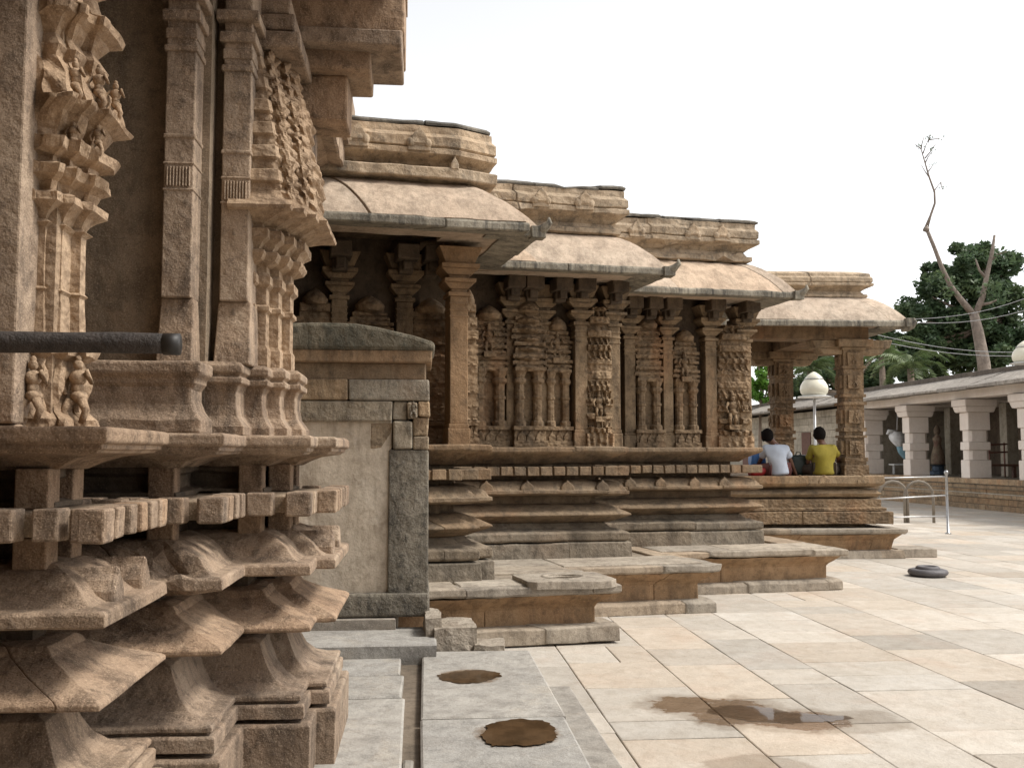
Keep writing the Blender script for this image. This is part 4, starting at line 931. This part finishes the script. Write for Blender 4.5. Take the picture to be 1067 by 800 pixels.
def seated(base, face, label, shirt, lean=(0, 0), headoff=(0, 0, 0), armL=None, armR=None, trousers=None, s=1.0):
    """cross-legged figure; base = seat point, face = degrees the chest looks to"""
    root = empty('person', base, label, 'person', None)
    a = R(face); fx = Vector((math.cos(a), math.sin(a), 0)); sx = Vector((fx.y, -fx.x, 0)); up = Vector((0, 0, 1))     # forward, right side
    B = Vector(base)
    def pt(r, f, u): 
        k = u/.5
        return B + sx*(r*s+lean[0]*k*.5) + fx*(f*s+lean[1]*k*.5) + up*(u*s)
    V = [pt(0, 0, .10), pt(0, -.01, .24), pt(0, -.01, .40), pt(0, 0, .47), pt(0, .02, .53)]
    rad = [(.13, .10), (.125, .09), (.145, .09), (.07, .07), (.048, .048)]
    Ed = [(0, 1), (1, 2), (2, 3), (3, 4)]
    hd = Vector(headoff); h0 = V[4]+sx*hd.x*.5+fx*hd.y*.5+up*.05; h1 = V[4]+sx*hd.x+fx*hd.y+up*(.13+hd.z); h2 = h1+up*.07+fx*.0
    V += [h0, h1, h2]; rad += [(.066, .07), (.09, .10), (.07, .075)]; Ed += [(4, 5), (5, 6), (6, 7)]
    arms = []
    for sd, A in ((-1, armL), (1, armR)):
        A = A or [(.23, .08, .22), (.12, .26, .12), (.08, .33, .10)]
        sh = V[2]+sx*(sd*.17*s)+up*.035; i = len(V); V.append(sh); rad.append((.058, .055)); Ed.append((2, i)); prev = i
        js = [pt(sd*A[0][0], A[0][1], A[0][2]), pt(sd*A[1][0], A[1][1], A[1][2]), pt(sd*A[2][0], A[2][1], A[2][2])]
        for q, r in zip(js, (.04, .027, .034)): V.append(q); rad.append((r, r*.9)); Ed.append((prev, len(V)-1)); prev = len(V)-1
        wr, hn = js[1], js[2]; dh = (hn-wr).normalized(); side = dh.cross(up)
        if side.length < .2: side = fx.copy()
        side.normalize()
        for k in range(4):
            q0 = hn+side*((k-1.5)*.019)+dh*.02; q1 = q0+dh*(.045-.006*abs(k-1.3)); q2 = q1+dh*.02-up*.014
            for q, r in ((q1, .009), (q2, .007)):
                V.append(q); rad.append((r, r)); Ed.append((prev if q is q1 else len(V)-2, len(V)-1))
        q = hn+side*.04*(-sd); V.append(q); rad.append((.011, .011)); Ed.append((prev, len(V)-1))
        arms.append((sh, js))
    for sd in (-1, 1):                              # legs folded in front
        pr = 0
        for (r_, f_, u_), rr in zip(((sd*.12, .04, .09), (sd*.36, .32, .10), (sd*.06, .40, .055), (-sd*.12, .40, .045)), (.095, .06, .04, .03)):
            V.append(pt(r_, f_, u_)); rad.append((rr, rr)); Ed.append((pr, len(V)-1)); pr = len(V)-1
    skin_mesh('body', V, Ed, rad, M['skin'], root)
    # shirt
    SV = [pt(0, 0, .0), pt(0, 0, .06), pt(0, -.01, .22), pt(0, -.01, .38), pt(0, 0, .455), pt(0, .01, .485)]; SR = [(.22, .19), (.215, .185), (.185, .155), (.19, .135), (.12, .10), (.068, .07)]; SE = [(0, 1), (1, 2), (2, 3), (3, 4), (4, 5)]
    for (sh, js) in arms:
        i = len(SV); SV += [sh+up*.0, sh.lerp(js[0], .5), sh.lerp(js[0], .85)]; SR += [(.085, .08), (.07, .068), (.066, .064)]; SE += [(3, i), (i, i+1), (i+1, i+2)]
    so = skin_mesh('shirt', SV, SE, SR, shirt, root)
    tx = bpy.data.textures.new('folds', 'CLOUDS'); tx.noise_scale = .12
    dm = so.modifiers.new('folds', 'DISPLACE'); dm.texture = tx; dm.strength = .03; dm.mid_level = .5
    if trousers:
        TV = [pt(0, 0, .10)]; TR = [(.15, .12)]; TE = []
        for sd in (-1, 1):
            pr = 0
            for (r_, f_, u_), rr in zip(((sd*.12, .04, .10), (sd*.36, .32, .11), (sd*.10, .40, .065)), (.12, .085, .065)):
                TV.append(pt(r_, f_, u_)); TR.append((rr, rr)); TE.append((pr, len(TV)-1)); pr = len(TV)-1
        skin_mesh('trousers', TV, TE, TR, trousers, root)
    # hair cap, ears, face
    hm = MB(); c = h1+up*.02-fx*.018
    n = 18; prof = [(.001, .125)]+[(.104*math.sin(k*math.pi/12), .125*math.cos(k*math.pi/12)) for k in range(1, 10)]
    vs = []
    for r_, z_ in prof[::-1]:
        for k in range(n):
            q = 2*math.pi*k/n; d = sx*math.cos(q)*r_*.95+fx*math.sin(q)*r_*1.1
            zz = z_ + (.075 if (z_ < .02 and math.sin(q) > .35) else 0)
            p = c+d+up*zz; vs.append(p+nv(p, 30, .006))
    m = len(prof); fs = [(i*n+k, i*n+(k+1) % n, (i+1)*n+(k+1) % n, (i+1)*n+k) for i in range(m-1) for k in range(n)]+[tuple(range(n))[::-1]]
    hm.add(vs, fs, 1, True); hm.build('hair', M['hair'], root)
    fm = MB()
    for sd in (-1, 1):
        e = h1+sx*(sd*.088)-up*.0; fm.lathe(e, [(.001, -.03), (.013, -.02), (.017, 0), (.013, .02), (.001, .03)], 8)
    nz = h1+fx*.092; fm.lathe(nz-up*.02, [(.001, -.012), (.016, 0), (.011, .02), (.005, .045), (.001, .05)], 8)
    fm.build('face', M['skin'], root)
    em = MB()
    for sd in (-1, 1): em.lathe(h1+sx*(sd*.03)+fx*.085+up*.015, [(.001, -.008), (.009, 0), (.001, .008)], 8)
    em.build('eyes', M['hair'], root)
    return root
M['shw'] = plain('white_shirt', (.52, .57, .66), .85, bump=.2, var=.12, sc=5); M['shy'] = plain('mustard_shirt', (.26, .21, .025), .85, bump=.2, var=.2, sc=6)
M['tro'] = plain('red_brown_cloth', (.22, .09, .08), .8); M['tro2'] = plain('dark_cloth', (.08, .06, .045), .8)
def onpav(px, t): return GF.w(GF.at(px, t), t, 1.262)
seated(onpav(811, 15.80), 100, 'man in a white shirt bent to the left on the pavilion floor', M['shw'], lean=(-.12, .06), headoff=(-.09, .06, -.03),
       armR=[(.25, .04, .25), (.30, .06, .11), (.32, .08, .04)], armL=[(.20, .16, .27), (.22, .30, .16), (.2, .36, .12)], trousers=M['tro'])
seated(onpav(857, 15.80), 86, 'man in a mustard yellow shirt sitting upright on the pavilion floor', M['shy'], lean=(-.02, .04), headoff=(-.03, .03, 0),
       armR=[(.27, .08, .30), (.29, .24, .22), (.30, .30, .25)], trousers=M['tro2'])
# bags beside them
def bag(name, px, t, w, h, dep, mat, label, z0=1.262, cat='bag'):
    q = onpav(px, t); q.z = z0; bm = bmesh.new(); bmesh.ops.create_cube(bm, size=1); bmesh.ops.subdivide_edges(bm, edges=bm.edges[:], cuts=4, use_grid_fill=True); vs = []
    for v in bm.verts:
        p = Vector(v.co); k = 1+.18*math.cos(p.z*3); p2 = p.lerp(p.normalized()*.6, .3)
        w_ = Vector((q.x+p2.x*w*k, q.y+p2.y*dep*k, z0+(p2.z+.5)*h)); vs.append(w_+nv(w_, 14, .02))
    e = empty(name, q, label, cat); mb = MB(); mb.add(vs, [[v.index for v in f.verts] for f in bm.faces], 1, True); bm.free(); mb.build('pouch', mat, e)
    mb = MB(); mb.tube([Vector((q.x-w*.2, q.y, z0+h*.9)), Vector((q.x-w*.12, q.y, z0+h*1.12)), Vector((q.x+w*.12, q.y, z0+h*1.12)), Vector((q.x+w*.2, q.y, z0+h*.9))], .012, 6); mb.build('handle', mat, e)
bag('bag', 831, 16.1, .26, .34, .2, plain('black_bag', (.02, .03, .025), .5), 'black bag on the pavilion floor between the two seated men')
bag('bag', 787.5, 15.85, .22, .14, .2, plain('red_bag', (.35, .02, .02), .5), 'low red bag on the pavilion floor left of the man in white')
bag('bag', 788, 16.15, .20, .40, .2, plain('blue_bag', (.08, .22, .55), .5), 'bright blue bag standing on the pavilion floor behind the red bag')

# ------------------------------------------------------------------ trees
def leafmat(name, c1, c2, tr=.35):
    m = bpy.data.materials.new(name); m.use_nodes = True; nt = m.node_tree; nt.nodes.clear()
    out = nt.nodes.new('ShaderNodeOutputMaterial'); b = nt.nodes.new('ShaderNodeBsdfPrincipled'); t = nt.nodes.new('ShaderNodeBsdfTranslucent'); mx = nt.nodes.new('ShaderNodeMixShader')
    pos = nd(nt, 'ShaderNodeNewGeometry').outputs['Position']; at = nd(nt, 'ShaderNodeAttribute', attribute_name='tint')
    col = mixc(nt, c1, c2, ramp(nt, ntex(nt, pos, .8, 4), .4, .62))
    tv = nd(nt, 'ShaderNodeVectorMath', operation='SCALE'); nt.links.new(col, tv.inputs[0]); nt.links.new(at.outputs['Fac'], tv.inputs['Scale'])
    nt.links.new(tv.outputs[0], b.inputs['Base Color']); nt.links.new(tv.outputs[0], t.inputs['Color']); b.inputs['Roughness'].default_value = .5; b.inputs['Specular IOR Level'].default_value = .3
    mx.inputs[0].default_value = tr; nt.links.new(b.outputs[0], mx.inputs[1]); nt.links.new(t.outputs[0], mx.inputs[2]); nt.links.new(mx.outputs[0], out.inputs[0]); return m
M['leaf'] = leafmat('dark_foliage', (.06, .10, .05), (.11, .155, .07)); M['leafp'] = leafmat('palm_foliage', (.09, .14, .05), (.15, .19, .08)); M['leafb'] = leafmat('bright_foliage', (.10, .22, .03), (.16, .30, .05))
M['bark'] = stone('bark', (.27, .20, .15), (.36, .29, .23), stain=.5, bump=.8); M['barkg'] = stone('pale_bark', (.25, .20, .165), (.33, .275, .23), stain=.5, bump=.5)
def at(px, py, d): return Vector(((px-533.5)/F*d, d, zy(py, d)))
def leaves(mb, c, rad, n, size, rnd, squash=.8):
    for _ in range(n):
        v = Vector((rnd.gauss(0, 1), rnd.gauss(0, 1), rnd.gauss(0, 1))).normalized()*(rnd.random()**.5); p = c+Vector((v.x*rad, v.y*rad, v.z*rad*squash))
        a = Vector((rnd.gauss(0, 1), rnd.gauss(0, 1), rnd.gauss(0, .6))).normalized(); b = a.cross(Vector((rnd.gauss(0, 1), rnd.gauss(0, 1), rnd.gauss(0, 1)))).normalized(); s = size*rnd.uniform(.6, 1.3)
        mb.add([p-a*s, p-b*s*.45, p+a*s, p+b*s*.45], [(0, 1, 2, 3)], rnd.uniform(.7, 1.35))
def tree(label, clumps, trunk, d, mat, n=320, size=.16, name='broadleaf_tree', seed=1, group=None, bark='bark'):
    rnd = random.Random(seed); t0 = trunk[0][0]; root = empty(name, (t0.x, t0.y, 0), label, 'tree', group)
    mb = MB()
    for c, r in clumps:
        m = max(4, int(r*r*3.2))
        for _ in range(m):
            v = Vector((rnd.gauss(0, 1), rnd.gauss(0, 1), rnd.gauss(0, 1))).normalized()*r*rnd.uniform(.3, 1.0); leaves(mb, c+Vector((v.x, v.y, v.z*.8)), r*.46, int(n*r*r*.12/m*8)*3+30, size, rnd)
    mb.build('crown', mat, root)
    tb = MB(); tb.tube([p for p, r in trunk], [r for p, r in trunk], 10)
    for c, r in clumps:
        k = trunk[-1][0]; j = c.lerp(k, .5)+Vector((0, 0, -r*.2)); tb.tube([k, j, c], [trunk[-1][1]*.7, trunk[-1][1]*.4, .04], 6)
    tb.build('trunk', M[bark], root); return root
D = 52
def cl_(l, d): return [(at(x, y, d)+Vector((0, dd, 0)), r*d/F) for x, y, r, dd in l]
tree('dense dark leafy tree rising behind the cloister at the right edge', cl_([(1000, 300, 34, 3), (1035, 275, 26, 2), (1062, 270, 24, 4), (985, 330, 26, 2), (1020, 330, 34, 3), (1055, 320, 34, 2), (1085, 300, 40, 4), (985, 360, 22, 2), (1030, 360, 36, 3), (1070, 360, 30, 2), (1005, 268, 16, 3), (1060, 258, 20, 3), (990, 350, 26, 2), (1012, 340, 30, 3), (1045, 300, 34, 3), (1068, 345, 30, 3), (975, 345, 18, 3), (1090, 340, 34, 3), (1040, 340, 34, 4), (1055, 256, 24, 3), (1078, 266, 30, 3), (1028, 262, 20, 3), (1045, 280, 30, 4)], D),
     [(at(1040, 474, D+4)-Vector((0, 0, 1.6)), .5), (at(1042, 380, D+4), .4), (at(1045, 330, D+3), .3)], D, M['leaf'], n=330, size=.17, seed=2)
D2 = 60
tree('bushy dark tree behind the left end of the cloister, partly hidden by the pavilion', cl_([(850, 375, 24, 0), (835, 395, 22, 0), (868, 400, 20, 2), (905, 370, 22, 3), (925, 360, 18, 2), (945, 385, 20, 1), (890, 395, 26, 2), (918, 392, 22, 0), (860, 380, 24, 1), (838, 402, 22, 1), (935, 375, 20, 1), (952, 378, 18, 1), (905, 392, 24, 1), (930, 352, 20, 2), (912, 350, 18, 2), (950, 364, 18, 2), (966, 356, 18, 2), (940, 345, 14, 2), (975, 372, 18, 2), (900, 378, 22, 2)], D2),
     [(at(880, 474, D2)-Vector((0, 0, 1.6)), .4), (at(882, 410, D2), .25)], D2, M['leaf'], n=300, size=.18, seed=3)
tree('bright green leafy tree seen left of the inner pavilion pillar', cl_([(795, 395, 14, 0), (790, 410, 14, 0), (800, 415, 10, 0), (792, 378, 9, 0), (802, 400, 12, 0), (785, 398, 13, 1), (798, 385, 10, 0)], 50), [(at(793, 474, 50)-Vector((0, 0, 1.6)), .25), (at(794, 420, 50), .12)], 50, M['leafb'], n=420, size=.14, seed=4)
tree('smaller round dark tree behind the cloister roof between palm and bare tree', cl_([(965, 372, 17, 0), (952, 392, 18, 0), (975, 392, 18, 0)], 56), [(at(962, 474, 56)-Vector((0, 0, 1.6)), .25), (at(962, 400, 56), .12)], 56, M['leaf'], n=320, size=.17, seed=7)
# bare tree with a broken top
bt = empty('bare_tree', at(1028, 474, 44)*Vector((1, 1, 0)) if False else Vector((at(1028, 474, 44).x, 44, 0)), 'tall pale bare tree with a thin leafless limb rising above everything at the right', 'tree')
tb = MB(); A = lambda x, y: at(x, y, 44)
tb.tube([Vector((A(1030, 474).x, 44, 0)), A(1029, 420), A(1027, 378), A(1022, 345), A(1018, 325)], [.34, .31, .27, .23, .19], 12); tb.build('trunk', M['barkg'], bt)
tb = MB(); tb.tube([A(1018, 328), A(1005, 312), A(995, 298), A(986, 278), A(979, 258), A(972, 240)], [.155, .13, .11, .095, .085, .08], 10)
tb.tube([A(971, 238), A(976, 225), A(981, 212), A(981, 200), A(976, 185), A(972, 170), A(968, 155)], [.10, .055, .05, .045, .04, .03, .02], 8)
tb.lathe(A(971, 239), [(.001, -.14), (.13, -.08), (.15, 0), (.1, .1), (.001, .13)], 10)
rnd = random.Random(4)
for x, y, tx_, ty_ in ((976, 185, 968, 172), (972, 170, 980, 158), (980, 200, 988, 190), (988, 190, 990, 198), (968, 155, 962, 150), (970, 160, 976, 146), (976, 146, 990, 144), (972, 165, 984, 150), (974, 180, 980, 172), (968, 156, 972, 142), (976, 148, 978, 140)):
    tb.tube([A(x, y), A((x+tx_)/2+rnd.uniform(-1, 1), (y+ty_)/2), A(tx_, ty_)], [.03, .02, .012], 5)
tb.tube([A(1019, 330), A(1028, 310), A(1034, 285), A(1040, 262), A(1043, 245)], [.15, .125, .10, .08, .05], 10)
tb.tube([A(1033, 290), A(1026, 282), A(1022, 270)], [.08, .05, .03], 6); tb.tube([A(1037, 272), A(1046, 265), A(1055, 262)], [.07, .05, .03], 6); tb.tube([A(1022, 318), A(1035, 316), A(1045, 312)], [.1, .06, .04], 6)
tb.build('limb', M['barkg'], bt)
lm = MB()
for x, y, n_ in ((968, 152, 14), (977, 145, 20), (978, 157, 18), (980, 172, 14), (990, 195, 8), (990, 144, 8), (1018, 262, 60), (985, 290, 40), (1050, 268, 60), (1035, 302, 90), (1046, 310, 70), (993, 305, 60)): leaves(lm, A(x, y), .22 if y < 200 else .6, n_, .06 if y < 200 else .13, rnd)
lm.build('crown', M['leaf'], bt)
# palms
def palm(px, py, d, label, nf=13, L=2.6, seed=0):
    rnd = random.Random(seed); top = at(px, py, d); root = empty('palm_tree', (top.x, top.y, 0), label, 'palm', 'palms behind the cloister')
    tb = MB(); tb.tube([(top.x, top.y, 0), (top.x+.1, top.y, top.z*.5), top], [.22, .17, .14], 10); tb.build('trunk', M['bark'], root)
    mb = MB()
    for k in range(nf):
        a = 2*math.pi*k/nf+rnd.uniform(-.2, .2); el = rnd.uniform(.1, 1.2); h = Vector((math.cos(a), math.sin(a), 0)); pts = []; p = top.copy(); e = el
        for j in range(9): pts.append(p.copy()); p += (h*math.cos(e)+Vector((0, 0, math.sin(e))))*(L/8); e -= .26
        mb.tube(pts, [.03-.003*j for j in range(9)], 4)
        sd = h.cross(Vector((0, 0, 1)))
        for j in range(1, 9):
            for u in (0, .33, .66):
                if j == 8 and u: continue
                q = pts[j] if u == 0 else pts[j].lerp(pts[min(8, j+1)], u); ln = .62*(1-.06*j)
                for s_ in (-1, 1):
                    tip = q+sd*(s_*ln*.8)+h*(ln*.45)-Vector((0, 0, ln*rnd.uniform(.2, .55))); mb.add([q, q+h*.05, tip], [(0, 1, 2)], rnd.uniform(.7, 1.3))
                    mid = q.lerp(tip, .5)+Vector((0, 0, .05)); mb.add([q-h*.02, mid+h*.04, tip], [(0, 1, 2)], rnd.uniform(.7, 1.3))
    mb.build('crown', M['leafp'], root)
palm(920, 372, 50, 'palm tree just right of the pavilion pillar above the cloister roof', seed=1)
palm(950, 384, 46, 'low palm tree in front of the dark trees, left of the bare trunk', L=2.2, seed=2)
palm(845, 385, 52, 'palm behind the pavilion, seen between its two pillars', L=2.2, seed=3)
# wires
M['wire'] = plain('wire', (.5, .5, .5), .5)
for k, (xa_, ya, xb_, yb_, lab) in enumerate(((945, 333, 1140, 283, 'highest'), (945, 336, 1140, 300, 'second highest'), (900, 345, 1150, 362, 'third highest'), (890, 349, 1150, 366, 'lowest'))):
    a_ = at(xa_, ya, 43); b_ = at(xb_, yb_, 38); mb = MB(); pts = [a_.lerp(b_, u/12)-Vector((0, 0, .5*math.sin(math.pi*u/12))) for u in range(13)]
    mb.tube(pts, .014, 5); tag(mb.build('overhead_wire', M['wire']), lab+' of the four thin wires strung across the trees at the right', 'wire', 'overhead wires')

# ------------------------------------------------------------------ camera, light, world
cam = bpy.data.cameras.new('Camera'); co = bpy.data.objects.new('Camera', cam); COL.objects.link(co)
cam.sensor_width = 36; cam.lens = F/1067*36; cam.clip_end = 2000; cam.clip_start = .05
co.location = (0, 0, EYE); co.rotation_euler = (math.pi/2+TH, 0, 0); SC.camera = co
w = bpy.data.worlds.new('World'); SC.world = w; w.use_nodes = True; nt = w.node_tree; nt.nodes.clear()
out = nt.nodes.new('ShaderNodeOutputWorld'); bg = nt.nodes.new('ShaderNodeBackground'); sky = nt.nodes.new('ShaderNodeTexSky')
SE, SA = 52, 95      # sun elevation, azimuth clockwise from +Y
sky.sky_type = 'NISHITA'; sky.sun_disc = False; sky.sun_elevation = R(SE); sky.sun_rotation = R(SA); sky.dust_density = 1.0; sky.air_density = 1.0
hs = nt.nodes.new('ShaderNodeHueSaturation'); hs.inputs['Saturation'].default_value = .08; hs.inputs['Value'].default_value = 1.3
nt.links.new(sky.outputs[0], hs.inputs['Color']); nt.links.new(hs.outputs[0], bg.inputs[0]); bg.inputs[1].default_value = .15; nt.links.new(bg.outputs[0], out.inputs[0])
sl = bpy.data.lights.new('sun', 'SUN'); so = bpy.data.objects.new('sun', sl); COL.objects.link(so); sl.energy = 2.4; sl.angle = R(14); sl.color = (1, .95, .87)
sd = Vector((math.sin(R(SA))*math.cos(R(SE)), math.cos(R(SA))*math.cos(R(SE)), math.sin(R(SE))))
so.rotation_euler = sd.to_track_quat('Z', 'Y').to_euler(); so.location = (10, 0, 20)
SC.view_settings.view_transform = 'Standard'; SC.view_settings.look = 'None'; SC.view_settings.exposure = 0.5; SC.view_settings.gamma = 1
SC.cycles.use_denoising = True; SC.cycles.max_bounces = 6; SC.cycles.diffuse_bounces = 2; SC.cycles.caustics_reflective = False; SC.cycles.caustics_refractive = False
